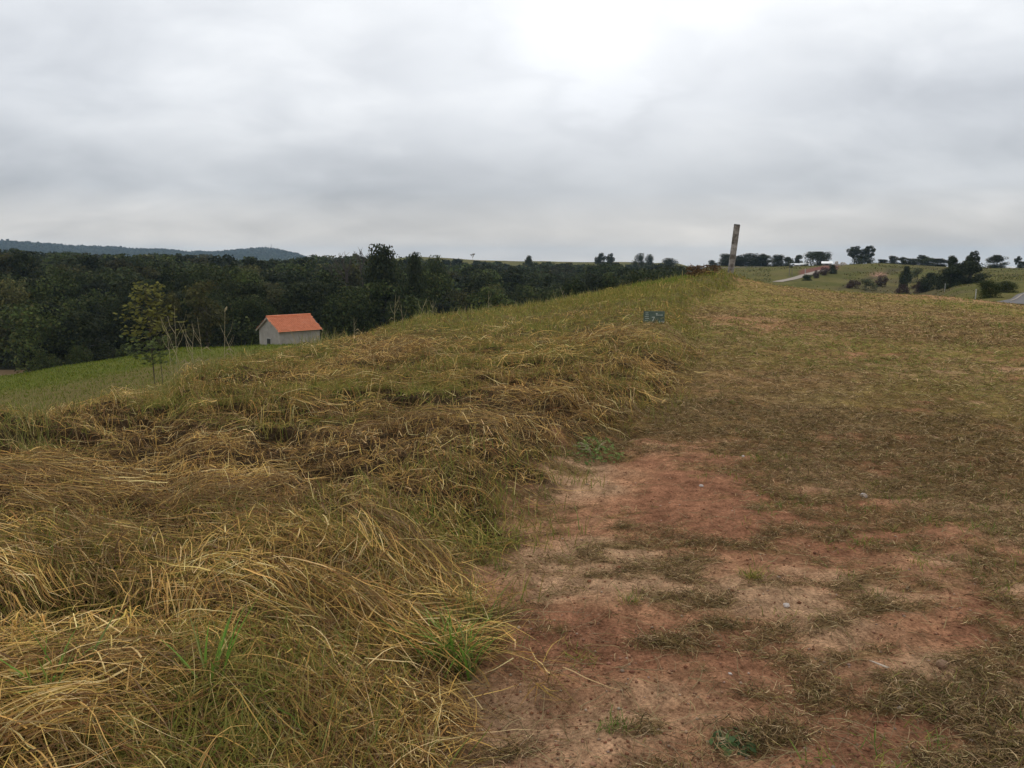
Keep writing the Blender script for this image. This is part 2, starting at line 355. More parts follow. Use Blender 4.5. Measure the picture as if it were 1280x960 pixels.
def build_ground():
    fr = math.radians(39); fs = math.radians(64)
    az = np.concatenate([np.linspace(-fs, -fr, 120)[:-1], np.linspace(-fr, fr, 660), np.linspace(fr, fs, 120)[1:], np.linspace(fs, 2 * math.pi - fs, 60)[1:-1]])
    rr = np.concatenate([np.exp(np.arange(math.log(.5), math.log(62), .0085)), np.exp(np.arange(math.log(62.6), math.log(5600), .022))])
    A, R = np.meshgrid(az, rr); x = (R * np.sin(A)).ravel(); y = (R * np.cos(A)).ravel()
    z = terrain(x, y)
    na, nr = len(az), len(rr)
    i = np.arange(nr - 1)[:, None] * na; j = np.arange(na)[None, :]; j2 = (j + 1) % na
    Fq = np.stack([i + j, i + j2, i + na + j2, i + na + j], -1).reshape(-1, 4)[:, ::-1]
    V = np.stack([x, y, z], 1)
    # close the hole under the photographer's feet
    V = np.vstack([V, [[0, 0, z[:na].mean()]]]); c0 = len(V) - 1
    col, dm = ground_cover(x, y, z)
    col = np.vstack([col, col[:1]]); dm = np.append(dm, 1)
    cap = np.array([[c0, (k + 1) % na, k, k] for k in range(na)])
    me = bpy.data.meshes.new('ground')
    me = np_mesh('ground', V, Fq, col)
    a = me.attributes.new('dirt', 'FLOAT', 'POINT'); a.data.foreach_set('value', dm.astype(np.float32))
    m, nt, out = new_mat('ground_soil')
    at = N(nt, 'ShaderNodeAttribute', attribute_name='tint'); ad = N(nt, 'ShaderNodeAttribute', attribute_name='dirt')
    geo = N(nt, 'ShaderNodeNewGeometry')
    n1 = noise_node(nt, 14, 8, .75, geo.outputs['Position']); n2 = noise_node(nt, 70, 5, .7, geo.outputs['Position'])
    n3 = noise_node(nt, 3.3, 5, .65, geo.outputs['Position'], .6)
    f1 = ramp(nt, n1.outputs['Fac'], [(.32, (.62, .60, .58)), (.5, (.98, .98, .98)), (.68, (1.3, 1.32, 1.34))])
    c = mixc(nt, at.outputs['Color'], f1.outputs[0], 1.0, 'MULTIPLY')
    f2 = ramp(nt, n2.outputs['Fac'], [(.36, (.5, .48, .46)), (.5, (1, 1, 1)), (.66, (1.5, 1.5, 1.48))])
    c2 = mixc(nt, c, f2.outputs[0], .8, 'MULTIPLY')
    # paler, dusty clods on bare soil
    vor = N(nt, 'ShaderNodeTexVoronoi'); vor.inputs['Scale'].default_value = 26; nt.links.new(geo.outputs['Position'], vor.inputs['Vector'])
    pr = ramp(nt, vor.outputs['Distance'], [(.10, (1, 1, 1)), (.2, (0, 0, 0))])
    pm = N(nt, 'ShaderNodeMath', operation='MULTIPLY'); nt.links.new(pr.outputs[0], pm.inputs[0])
    th = ramp(nt, n3.outputs['Fac'], [(.52, (0, 0, 0)), (.62, (1, 1, 1))]); nt.links.new(th.outputs[0], pm.inputs[1])
    pm2 = N(nt, 'ShaderNodeMath', operation='MULTIPLY'); nt.links.new(pm.outputs[0], pm2.inputs[0]); nt.links.new(ad.outputs['Fac'], pm2.inputs[1])
    pm3 = N(nt, 'ShaderNodeMath', operation='MULTIPLY'); nt.links.new(pm2.outputs[0], pm3.inputs[0]); pm3.inputs[1].default_value = .45
    c3 = mixc(nt, c2, (.48, .33, .22), pm3.outputs[0])
    p = N(nt, 'ShaderNodeBsdfPrincipled'); p.inputs['Roughness'].default_value = 1.0; p.inputs['Specular IOR Level'].default_value = .02
    nt.links.new(c3, p.inputs['Base Color'])
    b = N(nt, 'ShaderNodeBump'); b.inputs['Strength'].default_value = 1.0; b.inputs['Distance'].default_value = .03
    ma = N(nt, 'ShaderNodeMath', operation='ADD'); nt.links.new(n1.outputs['Fac'], ma.inputs[0])
    mm = N(nt, 'ShaderNodeMath', operation='MULTIPLY'); nt.links.new(n2.outputs['Fac'], mm.inputs[0]); mm.inputs[1].default_value = .45
    nt.links.new(mm.outputs[0], ma.inputs[1]); nt.links.new(ma.outputs[0], b.inputs['Height']); nt.links.new(b.outputs[0], p.inputs['Normal'])
    nt.links.new(p.outputs[0], out.inputs[0])
    o = link_mesh('ground', me, m, None, True)
    tag(o, kind='structure')
    return o
build_ground()

# ------------------------------------------------------------------ blades
def pick(pal, n):
    pal = np.array(pal, dtype=float); w = pal[:, 3] / pal[:, 3].sum()
    i = rng.choice(len(pal), n, p=w)
    c = pal[i, :3] * rng.uniform(.72, 1.28, (n, 1)) * rng.uniform(.93, 1.07, (n, 3))
    return c
def blades(px, py, pz0, yaw, L, W, p0, p1, bend, S, col, tipcol=None, drape=True, roll=None, fold=0.0):
    """strips growing from (px,py), pz0 above ground; p0/p1 pitch at root/tip; returns verts, quads, colours"""
    n = len(px)
    if roll is None: roll = rng.normal(0, .5, n)
    X = np.zeros((n, S + 1)); Y = np.zeros((n, S + 1)); Z = np.zeros((n, S + 1)); YW = np.zeros((n, S + 1))
    x = px.copy(); y = py.copy(); z = np.zeros(n)
    for k in range(S + 1):
        t = k / S
        X[:, k] = x; Y[:, k] = y; Z[:, k] = z
        yw = yaw + bend * t; YW[:, k] = yw
        pt = p0 + (p1 - p0) * min(1, (k + .5) / S)
        st = L / S
        x = x + st * np.cos(pt) * np.cos(yw); y = y + st * np.cos(pt) * np.sin(yw); z = z + st * np.sin(pt)
    if drape: G = terrain(X.ravel(), Y.ravel()).reshape(X.shape)
    else: G = np.repeat(terrain(px, py)[:, None], S + 1, 1)
    Z = G + np.maximum(Z + pz0[:, None], .002)
    t = np.linspace(0, 1, S + 1)[None, :]
    w = W[:, None] * (1 - .88 * t ** 2.2) * .5
    sx = -np.sin(YW) * np.cos(roll)[:, None]; sy = np.cos(YW) * np.cos(roll)[:, None]; sz = np.sin(roll)[:, None] * np.ones_like(t)
    A = np.stack([X - sx * w, Y - sy * w, Z - sz * w], -1); Bv = np.stack([X + sx * w, Y + sy * w, Z + sz * w], -1)
    V = np.stack([A, Bv], 2).reshape(-1, 3)           # n,(S+1),2
    base = (np.arange(n) * (S + 1) * 2)[:, None] + (np.arange(S) * 2)[None, :]
    Fq = np.stack([base, base + 1, base + 3, base + 2], -1).reshape(-1, 4)
    if tipcol is None: C = np.repeat(col, (S + 1) * 2, 0)
    else:
        C = (col[:, None, :] * (1 - t[..., None]) + tipcol[:, None, :] * t[..., None])
        C = np.repeat(C, 2, 1).reshape(-1, 3)
    return V, Fq, C
class Soup:
    def __init__(self): self.V = []; self.F = []; self.C = []; self.n = 0
    def add(self, b):
        V, Fq, C = b; self.V.append(V); self.F.append(Fq + self.n); self.C.append(C); self.n += len(V)
    def build(self, name, mat, parent=None):
        me = np_mesh(name, np.vstack(self.V), np.vstack(self.F), np.vstack(self.C))
        return link_mesh(name, me, mat, parent)

def sample_rz(n, r0, r1, e, a0=-56, a1=38.5):
    """points with areal density falling as r^-(e+2)"""
    t = rng.random(n)
    r = np.exp(math.log(r0) + t * math.log(r1 / r0)) if abs(e) < 1e-6 else (r0 ** -e + t * (r1 ** -e - r0 ** -e)) ** (-1 / e)
    a = np.radians(rng.uniform(a0, a1, n))
    return r * np.sin(a), r * np.cos(a), r
def crest_r(x, y):
    az = np.arctan2(x, y)
    us = [-260, 0, 130, 196, 222, 320, 400, 520, 620, 710, 790, 850, 960, 1100, 1290]
    rs = [6.5, 8, 10, 11, 12.5, 14, 17, 22, 26, 30, 34, 36, 42, 46, 46]
    return np.interp(az, [az_of(u) for u in us], rs)

STRAW = [(.68, .45, .15, 3.4), (.56, .345, .10, 4), (.76, .58, .27, 2.6), (.36, .20, .065, 3), (.42, .30, .08, 1.2), (.21, .105, .042, 1.6)]
BROWN = [(.19, .11, .045, 3), (.27, .165, .065, 3), (.12, .07, .032, 1.5), (.34, .235, .10, 1.2), (.24, .155, .085, 1)]
OLIVE = [(.18, .185, .035, 3), (.245, .22, .05, 3), (.125, .16, .03, 2), (.33, .27, .075, 2)]
GREEN = [(.095, .17, .03, 3), (.13, .205, .04, 2), (.17, .215, .05, 2)]
LITTER = [(.27, .18, .085, 3), (.17, .11, .048, 3), (.44, .32, .175, 2.2), (.14, .105, .036, 1.6), (.07, .044, .022, 3), (.19, .16, .05, 1.0)]

def flow(x, y):
    f = fbm(x * .55, y * .8, 121, 2)
    return math.pi * .03 + (f - .5) * 2.3 + (fbm(x * 1.8, y * 2.4, 125, 2) - .5) * 1.3

_CELL = np.random.default_rng(11).random((256, 256, 4))
def lay_patch(x, y, size):
    """which raked armful of straw a point belongs to: its lie, its depth and its tone"""
    x = x + rng.normal(0, .09, len(x)); y = y + rng.normal(0, .06, len(x))
    gx = np.floor(x / size).astype(int); gy = np.floor(y / (size * .7)).astype(int)
    best = np.full(len(x), 1e9); out = np.zeros((len(x), 2))
    for dx in (-1, 0, 1):
        for dy in (-1, 0, 1):
            c = _CELL[(gx + dx) & 255, (gy + dy) & 255]
            d = ((gx + dx + c[:, 0]) * size - x) ** 2 + (((gy + dy + c[:, 1]) * size * .7 - y) * 1.3) ** 2
            m = d < best; best = np.where(m, d, best); out[m] = c[m, 2:]
    return out[:, 0], out[:, 1]
def make_hay():
    s = Soup()
    for n, r0, r1, e, S in ((145000, 1.7, 16, .75, 5), (72000, 7, 46, -.15, 4)):
        x, y, r = sample_rz(n, r0, r1, e)
        hm = hay_mask(x, y)
        _, b, gap = hay_lumps(x, y)
        # where combed straw lies thick, and where it has been raked thin
        thick = sst(.40, .54, fbm(x * .6 + 9, y * .95, 131, 3) + .075 + .05 * sst(6.5, 4, r))
        g2 = fbm(x * .3, y * .3, 133, 3)
        keep = rng.random(n) < hm * (1 - .93 * gap) * (.10 + .90 * thick) * (1 - .55 * sst(7, 16, r)) * np.where(r > 18, .55 + .45 * (g2 < .5), 1) * (r < crest_r(x, y) + 2.0)
        x, y, r, thick = x[keep], y[keep], r[keep], thick[keep]; m = len(x)
        lay = rng.random(m) ** 1.5
        pa, pt = lay_patch(x, y, .62)
        loose = rng.random(m) < .3
        yaw = np.where(loose, flow(x, y), .5 * flow(x, y) + (pa - .5) * 2.7) + rng.normal(0, .26, m) + np.where(rng.random(m) < .24, rng.normal(0, 1.0, m), 0) + np.where(rng.random(m) < .5, 0, math.pi)
        L = rng.uniform(.10, .38, m) * np.clip(r / 5, .85, 1.25)
        W = np.maximum(rng.uniform(.0018, .0044, m), r * .00050 * rng.uniform(.6, 1.3, m))
        W = np.where((rng.random(m) < .07) & (r < 9), W * 2.0, W)
        p0 = rng.normal(.09, .13, m) * np.where(rng.random(m) < .08, 3, 1); p1 = -p0 * rng.uniform(.4, 1.5, m)
        c = pick(STRAW, m); c2 = pick(BROWN, m); lock = fbm(x * 2.6 + 4, y * 6.5 - x, 137, 3); lock2 = fbm(x * .9, y * 1.3, 139, 3)
        c = c * (.74 + .5 * pt)[:, None]
        k = (thick < .4) & (rng.random(m) < .6) | (lay < .22) | (rng.random(m) < sst(.56, .40, lock) * (.75 - .45 * sst(6, 13, r))) | (rng.random(m) < sst(.5, .36, lock2) * (.8 - .55 * sst(6, 13, r)))
        c = np.where(k[:, None], c2, c)
        far = sst(12, 26, r)[:, None]; c = lerp(c, lerp(c, pick(OLIVE, m), .65), far * (rng.random((m, 1)) < .6))
        s.add(blades(x, y, lay * .10 * (.25 + thick) + pt * .05 * thick, yaw, L, W, p0, p1, rng.normal(0, .2, m), S, c))
    # tousled short stuff: bent, broken leaves pointing every way
    for n, r0, r1, e, S in ((180000, 1.7, 14, .55, 3), (145000, 8, 46, -.2, 3)):
        x, y, r = sample_rz(n, r0, r1, e)
        _, b, gap = hay_lumps(x, y)
        keep = rng.random(n) < hay_mask(x, y) * (1 - .8 * gap) * (r < crest_r(x, y) + 2.0); x, y, r = x[keep], y[keep], r[keep]; m = len(x)
        L = rng.uniform(.06, .26, m) * np.clip(r / 9, .8, 1.1); W = np.maximum(rng.uniform(.0022, .0055, m), r * .00055 * rng.uniform(.6, 1.4, m))
        g = sst(.40, .60, fbm(x * .5, y * .55, 141, 3) + .07 * sst(6, 16, r) + .05 * sst(16, 28, r))
        c = pick(BROWN, m); c = np.where((rng.random(m) < .46)[:, None], pick(STRAW, m), c)
        c = np.where((rng.random(m) < g * .74)[:, None], pick(OLIVE, m), c) * (.7 + .6 * fbm(x * 3, y * 5, 143, 2))[:, None]
        s.add(blades(x, y, rng.random(m) * .06, rng.uniform(0, 6.283, m), L, W, rng.normal(.30, .30, m) * (.7 + .5 * sst(5, 10, r)), rng.normal(-.30, .45, m), rng.normal(0, .7, m), S, c))
    # broken brown stubble standing in the gaps
    n = 48000
    x, y, r = sample_rz(n, 1.7, 30, .55)
    hm = hay_mask(x, y); _, b, gap = hay_lumps(x, y)
    thick = sst(.30, .52, fbm(x * .6 + 9, y * .95, 131, 3) + .08)
    keep = rng.random(n) < hm * np.clip(.22 + .9 * gap * 0.5 + .65 * (1 - thick), 0, 1) * (r < crest_r(x, y) + 1.5)
    x, y, r = x[keep], y[keep], r[keep]; m = len(x)
    W = np.maximum(rng.uniform(.002, .0045, m), r * .00048)
    c = pick(BROWN, m); c = np.where((rng.random(m) < .25)[:, None], pick(STRAW, m), c)
    s.add(blades(x, y, np.zeros(m), rng.uniform(0, 6.283, m), rng.uniform(.05, .19, m), W, rng.uniform(.5, 1.5, m), rng.uniform(-.5, 1.0, m), rng.normal(0, .6, m), 3, c, drape=False))
    # springy long stems that stick out above the mat
    n = 2200
    x, y, r = sample_rz(n, 1.8, 20, .5)
    keep = (rng.random(n) < hay_mask(x, y)) & (r < crest_r(x, y) + .6); x, y, r = x[keep], y[keep], r[keep]; m = len(x)
    W = np.maximum(rng.uniform(.0022, .0045, m), r * .0005)
    s.add(blades(x, y, rng.uniform(.02, .08, m), flow(x, y) + rng.normal(0, 1.0, m), rng.uniform(.2, .42, m), W, rng.uniform(.25, .8, m), rng.uniform(-.9, .1, m), rng.normal(0, .6, m), 6, pick(STRAW, m), drape=True))
    o = s.build('mown_hay', M_BLADE)
    tag(o, 'straw coloured mown hay lying in tangled swaths over the bank', 'hay', kind='stuff')

def make_stubble():
    s = Soup()
    # clumped green regrowth through the hay
    for n, r0, r1, e, per, S in ((7900, 1.8, 12, .35, 8, 4), (20500, 8, 44, -.35, 7, 3)):
        x, y, r = sample_rz(n, r0, r1, e)
        hm = hay_mask(x - .25, y)
        g = fbm(x * .45, y * .5, 141, 3) + .16 * np.exp(-((edge_dist(x, y) + .35) / .45) ** 2) + .10 * sst(12, 26, r)
        keep = rng.random(n) < hm * sst(.42, .58, g) * (.7 + .3 * sst(5, 10, r)) * (r < crest_r(x, y) + 3.5)
        x, y, r = x[keep], y[keep], r[keep]
        x = np.repeat(x, per); y = np.repeat(y, per); r = np.repeat(r, per); m = len(x)
        x = x + rng.normal(0, .035, m) * (r / 5 + .7); y = y + rng.normal(0, .035, m) * (r / 5 + .7)
        W = np.maximum(rng.uniform(.0028, .006, m), r * .0006)
        far = sst(14, 30, r)
        c = pick(OLIVE, m); c = np.where((rng.random(m) < .32 - .12 * far)[:, None], pick(GREEN, m), c)
        tip = lerp(c, pick(STRAW, m), .35)
        L = rng.uniform(.07, .20, m) * (1 + .35 * far)
        s.add(blades(x, y, np.zeros(m), rng.uniform(0, 6.283, m), L, W, rng.uniform(.9, 1.5, m), rng.uniform(.1, 1.2, m), rng.normal(0, .4, m), S, c, tip, drape=False))
    # taller green-yellow grass on the far shoulder of the bank
    n = 36000
    x, y, r = sample_rz(n, 15, 41, -.5, -3.0, 15.5)
    u, v = pix(x, y, terrain(x, y, False))
    keep = rng.random(n) < hay_mask(x, y) * sst(600, 830, u + 60 * (fbm(x * .5, y * .4, 153, 2) - .5)) * sst(14, 30, r) * (r < crest_r(x, y) + 3) * (.12 + .88 * sst(.42, .62, fbm(x * .4, y * .3, 151, 3)))
    x, y, r = x[keep], y[keep], r[keep]; m = len(x)
    c = pick([(.20, .19, .035, 3), (.27, .235, .055, 3), (.14, .18, .03, 1.5), (.36, .29, .09, 2)], m)
    uu, _ = pix(x, y, terrain(x, y, False)); vivid = rng.random(m) < .75 * sst(760, 800, uu) * sst(26, 33, r); c[vivid] = pick([(.12, .20, .025, 3), (.17, .23, .035, 2)], int(vivid.sum()))
    s.add(blades(x, y, np.zeros(m), rng.uniform(0, 6.283, m), rng.uniform(.10, .28, m), r * .0006, rng.uniform(1.0, 1.5, m), rng.uniform(.2, 1.3, m), rng.normal(0, .3, m), 3, c, drape=False))
    # fringe of thin seed stems along the skyline of the bank
    n = 5200
    a = np.radians(rng.uniform(-33, 13.5, n)); rr = crest_r(np.sin(a), np.cos(a)) + rng.uniform(-2.2, .5, n)
    x, y = rr * np.sin(a), rr * np.cos(a)
    dn = fbm(a * 40, a * 0, 155, 3); keep = rng.random(n) < sst(.3, .7, dn); x, y, rr = x[keep], y[keep], rr[keep]; m = len(x)
    c = pick([(.30, .26, .10, 2), (.2, .2, .06, 3), (.42, .33, .15, 1), (.15, .18, .04, 2)], m)
    s.add(blades(x, y, np.zeros(m), rng.uniform(0, 6.283, m), rng.uniform(.12, .34, m) * rng.uniform(.7, 1.4, m), rr * .00055, rng.uniform(1.0, 1.55, m), rng.uniform(.5, 1.4, m), rng.normal(0, .3, m), 3, c, drape=False))
    o = s.build('regrown_grass', M_BLADE)
    tag(o, 'green and olive grass tufts growing up through the mown hay bank', 'grass', kind='stuff')

def make_litter():
    s = Soup()
    # drifts of cut grass: short curled blades gathered in flattened clumps
    for n, r0, r1, e, per, S, sp in ((34000, 2.0, 9, .35, 16, 3, .62), (34000, 6, 22, -.1, 8, 3, 1.1), (37000, 16, 50, -.3, 5, 2, 1.7)):
        x, y, r = sample_rz(n, r0, r1, e, -9, 59)
        td = track_density(x, y)
        keep = (rng.random(n) < sst(.33, .68, td) * (1 - hay_mask(x, y)) * (r < crest_r(x, y) + 5))
        x, y, r = x[keep], y[keep], r[keep]; k = len(x)
        dirn = rng.normal(-.22, .45, k); sz = rng.uniform(.5, 1.6, k) * sp
        X = np.repeat(x, per); Y = np.repeat(y, per); R = np.repeat(r, per); D = np.repeat(dirn, per); Z = np.repeat(sz, per); m = len(X)
        a = rng.normal(0, .06, m) * Z; b = rng.normal(0, .022, m) * Z
        X = X + a * np.cos(D) - b * np.sin(D); Y = Y + a * np.sin(D) + b * np.cos(D)
        W = np.maximum(rng.uniform(.0014, .0030, m), R * .00046)
        L = rng.uniform(.02, .075, m) * np.clip(R / 6, 1, 2.2)
        g = np.repeat(fbm(x * .22, y * .22, 161, 3) + .10 * sst(14, 34, r), per)
        gr = rng.random(m) < sst(.40, .68, g) * (.15 + .42 * sst(7, 18, R))
        c = np.where(gr[:, None], pick([(.17, .18, .042, 3), (.22, .205, .055, 3), (.12, .15, .033, 1)], m), pick(LITTER, m)) * rng.uniform(.5, 1.65, (m, 1)) * (1 + .18 * sst(7, 14, R))[:, None]
        s.add(blades(X, Y, rng.random(m) ** 2 * .038, np.where(rng.random(m) < .6, D + rng.normal(0, .5, m), rng.uniform(0, 6.28, m)) + np.where(rng.random(m) < .5, 0, 3.1416), L, W,
                     rng.normal(.35, .4, m), rng.normal(-.5, .5, m), rng.normal(0, .9, m), S, c))
    # single long straws dropped on the bare soil
    n = 7300
    x, y, r = sample_rz(n, 2.0, 16, .4, -9, 59)
    keep = (hay_mask(x, y) < .3); x, y, r = x[keep], y[keep], r[keep]; m = len(x)
    W = np.maximum(rng.uniform(.002, .004, m), r * .0005)
    s.add(blades(x, y, rng.uniform(.004, .02, m), rng.normal(0, 1.3, m), rng.uniform(.04, .24, m), W * .8, rng.normal(.06, .1, m), rng.normal(-.1, .12, m), rng.normal(0, .9, m), 5, pick([(.36, .27, .14, 2), (.26, .19, .10, 3), (.17, .12, .06, 2)], m)))
    # low living tufts
    n = 2600
    x, y, r = sample_rz(n, 2.2, 45, 0, -6, 39)
    g = fbm(x * .35 + 5, y * .35, 171, 3)
    keep = (rng.random(n) < sst(.5, .68, g) * (1 - hay_mask(x, y))) & (r < crest_r(x, y) + 5)
    x, y, r = x[keep], y[keep], r[keep]; per = 14
    X = np.repeat(x, per); Y = np.repeat(y, per); R = np.repeat(r, per); m = len(X)
    X = X + rng.normal(0, .03, m) * (1 + R / 12); Y = Y + rng.normal(0, .03, m) * (1 + R / 12)
    s.add(blades(X, Y, np.zeros(m), rng.uniform(0, 6.28, m), rng.uniform(.03, .09, m) * np.clip(R / 10, 1, 2), np.maximum(.0035, R * .0006), rng.uniform(.4, 1.4, m), rng.uniform(-.2, .7, m), rng.normal(0, .5, m), 3, pick(GREEN + OLIVE, m), drape=False))
    o = s.build('cut_grass', M_BLADE)
    tag(o, 'short brown and olive grass cuttings scattered over the red dirt track', 'grass cuttings', kind='stuff')

def make_slope_grass():
    s = Soup()
    n = 30000
    a = np.radians(rng.uniform(-36, -9, n)); r = rng.uniform(36, 96, n)
    x, y = r * np.sin(a), r * np.cos(a)
    c = pick([(.115, .145, .016, 4), (.145, .16, .02, 3), (.095, .125, .015, 2), (.19, .165, .04, 1)], n)
    s.add(blades(x, y, np.zeros(n), rng.uniform(0, 6.28, n), rng.uniform(.08, .22, n), r * .0007, rng.uniform(.8, 1.5, n), rng.uniform(.1, 1.2, n), rng.normal(0, .3, n), 2, c, drape=False))
    o = s.build('meadow_grass', M_BLADE)
    tag(o, 'green pasture grass on the slope below the bank', 'grass', kind='stuff')
def make_scrub():
    n = 30000
    a = np.radians(rng.uniform(13, 36, n)); r = rng.uniform(58, 335, n); x, y = r * np.sin(a), r * np.cos(a)
    k = rng.random(n) < .12 + .88 * sst(.46, .66, fbm(x / 11, y / 15, 191, 4)); u = 640 + F * x / y / math.cos(PITCH); k &= ~((u > 1228) & (r < 170)) & ~((u > 965) & (u < 1055) & (r > 195) & (r < 265)); x, y, r = x[k], y[k], r[k]; n = len(x)
    c = pick([(.13, .125, .034, 4), (.165, .145, .05, 3), (.10, .105, .03, 2), (.18, .145, .07, 1), (.12, .085, .045, .6)], n)
    s = Soup(); L = rng.uniform(.15, .45, n) * np.clip(r / 200, .5, 1.1)
    s.add(blades(x, y, np.zeros(n), rng.uniform(0, 6.28, n), L, r * .0014 * rng.uniform(.5, 1.4, n), rng.uniform(.5, 1.4, n), rng.uniform(-.4, .8, n), rng.normal(0, .3, n), 2, c, drape=False))
    o = s.build('scrub_grass', M_BLADE); tag(o, 'rough olive and brown grass tussocks over the far hillside', 'grass', kind='stuff')
make_scrub()
make_hay(); make_stubble(); make_litter(); make_slope_grass()

# ------------------------------------------------------------------ leaves and trees
def leaf_quads(P, Nrm, size, col, aspect=1.0):
    """diamond-ish leaf clumps at P facing Nrm"""
    n = len(P)
    Nrm = Nrm / np.maximum(np.linalg.norm(Nrm, axis=1, keepdims=True), 1e-6)
    t = rng.normal(size=(n, 3)); a = np.cross(Nrm, t); a /= np.maximum(np.linalg.norm(a, axis=1, keepdims=True), 1e-6); b = np.cross(Nrm, a)
    s = size[:, None] * .5
    k = rng.uniform(.6, 1.1, (n, 4, 1))
    V = np.stack([P + a * s * k[:, 0] * aspect, P + b * s * k[:, 1], P - a * s * k[:, 2] * aspect, P - b * s * k[:, 3]], 1).reshape(-1, 3)
    Fq = np.arange(4 * n).reshape(n, 4)
    return V, Fq, np.repeat(col, 4, 0)

def crown_soup(H, base, R, nclump, nleaf, lsize, pal, flat=1.0, gaps=.0, topheavy=.0, clump_r=(.24, .42), skirt=False):
    """uneven crown: leaf clumps spread in clusters through an ellipsoid between base and H"""
    zc = (H + base) / 2; hz = (H - base) / 2
    th = rng.uniform(0, 2 * math.pi, nclump); zz = rng.uniform(-1, 1, nclump); zz = np.clip(zz + topheavy * (1 - np.abs(zz)), -1, 1)
    rad = rng.uniform(.15 if skirt else .35, .86, nclump)
    zq = np.where(zz < 0, zz * (.35 if skirt else 1), zz)
    rr = np.sqrt(1 - zq ** 2 * .9) * rad
    C = np.stack([rr * np.cos(th) * R, rr * np.sin(th) * R, zc + zz * hz * np.where((zz < 0) & skirt, .98, .80)], 1)
    cr_ = rng.uniform(*clump_r, nclump) * R
    cr_ = np.minimum(cr_, (H - C[:, 2]) * 1.05 + .12 * R)
    keep = rng.random(nclump) > gaps
    C, cr_ = C[keep], cr_[keep]; tone = rng.uniform(.72, 1.3, len(C))
    w = cr_ ** 2; idx = rng.choice(len(C), nleaf, p=w / w.sum())
    d = rng.normal(size=(nleaf, 3)); d /= np.linalg.norm(d, axis=1, keepdims=True)
    d[:, 2] = np.where((d[:, 2] < -.35) & (not skirt), -d[:, 2] * .6, d[:, 2])
    rad2 = (.5 + .62 * rng.random(nleaf) ** .7)
    P = C[idx] + d * (cr_[idx] * rad2)[:, None] * np.array([1, 1, .72 * flat])
    P[:, 2] = np.where(P[:, 2] > H, H - (P[:, 2] - H) * .6, P[:, 2])
    Nn = d + rng.normal(0, .55, (nleaf, 3)) + np.array([0, 0, .35])
    c = pick(pal, nleaf) * tone[idx][:, None]
    return leaf_quads(P, Nn, rng.uniform(.6, 1.35, nleaf) * lsize, c), C

def trunk_mb(H, base, R, C, r0, limbs=6, n=7):
    mb = MB(); top = base + (H - base) * .55
    wob = R * .05
    pts = [(0, 0, -.4)] + [(rng.normal(0, wob), rng.normal(0, wob), top * t) for t in (.25, .5, .75, 1)]
    mb.tube(pts, [r0 * 1.35, r0, r0 * .85, r0 * .65, r0 * .35], n)
    for k in range(min(limbs, len(C))):
        c = C[k]; f = rng.uniform(.35, .8); p = Vector(pts[2]).lerp(Vector(pts[4]), f)
        mid = p.lerp(Vector(c), .5) + Vector((0, 0, .06 * R))
        mb.tube([p, mid, Vector(c)], [r0 * .45, r0 * .3, r0 * .1], 5)
    return mb

DARKPAL = [(.034, .042, .016, 3), (.044, .052, .018, 3), (.027, .034, .014, 2), (.056, .058, .021, 1)]
MIDPAL = [(.046, .060, .018, 3), (.062, .075, .02, 2), (.038, .048, .016, 2), (.075, .074, .023, 1)]
WARMPAL = [(.075, .072, .024, 3), (.095, .085, .028, 2), (.06, .06, .022, 2)]

class Proto: pass
def proto(H, base, R, nclump, nleaf, ls, pal, r0, pale=False, **kw):
    p = Proto(); (V, Fq, Cc), C = crown_soup(H, base, R, nclump, nleaf, ls, pal, **kw)
    p.crown = np_mesh('crown', V, Fq, Cc); p.crown.materials.append(M_LEAF)
    p.trunk = trunk_mb(H, base, R, C, r0).mesh('trunk'); p.trunk.materials.append(M_PALEBARK if pale else M_BARK)
    p.H, p.R = H, R
    return p
def plant_tree(name, p, u, r, vtop, wpx, label, cat='tree', group=None, rz=None, zbase=None):
    """put a copy of prototype P at (u, r) with its top at picture row vtop and crown about wpx pixels across"""
    x, y = spot(u, r); z = gz(x, y) if zbase is None else zbase
    zt = z_at(u, r, vtop); sc_z = max((zt - z) / p.H, .05)
    w = wpx / F * y / math.cos(PITCH) * 1.0
    sc_x = w / (2 * p.R)
    o = empty(name, (x, y, z), random.uniform(0, 6.28) if rz is None else rz, (sc_x, sc_x, sc_z))
    tag(o, label, cat, group)
    link_mesh('trunk', p.trunk, None, o); link_mesh('crown', p.crown, None, o)
    return o

P_ROUND = proto(10, -.2, 4.2, 58, 9000, .36, DARKPAL, .22, skirt=True, clump_r=(.2, .4), flat=1.4)
ROUNDS = [P_ROUND] + [proto(10, -.2, q, k, 8500, .36, DARKPAL, .22, skirt=True, clump_r=(.18, .42), flat=1.4, gaps=g) for q, k, g in ((4.2, 44, .05), (4.4, 50, .1), (4.0, 36, 0))]
P_MID = proto(10, -.2, 4.4, 56, 8500, .36, MIDPAL, .22, skirt=True, clump_r=(.25, .42), flat=1.6)
P_WARM = proto(10, .9, 3.6, 26, 3600, .40, WARMPAL, .18, flat=1.3)
P_TALL = proto(12, .8, 3.6, 50, 7500, .42, DARKPAL, .22, gaps=.12, skirt=True, flat=1.3)
P_UMB = proto(8, .4, 4.4, 44, 6000, .40, DARKPAL, .22, topheavy=.2, gaps=.06, skirt=True, flat=1.5)
P_OPEN = proto(11, 3.0, 4.0, 34, 5200, .42, DARKPAL, .2, gaps=.2, clump_r=(.2, .34), skirt=True, flat=1.3)
P_BUSH = proto(3, -.1, 1.9, 34, 3200, .22, MIDPAL, .06, skirt=True, flat=1.5)
P_DBUSH = proto(3, -.1, 1.9, 34, 3200, .22, DARKPAL, .06, skirt=True, flat=1.5)
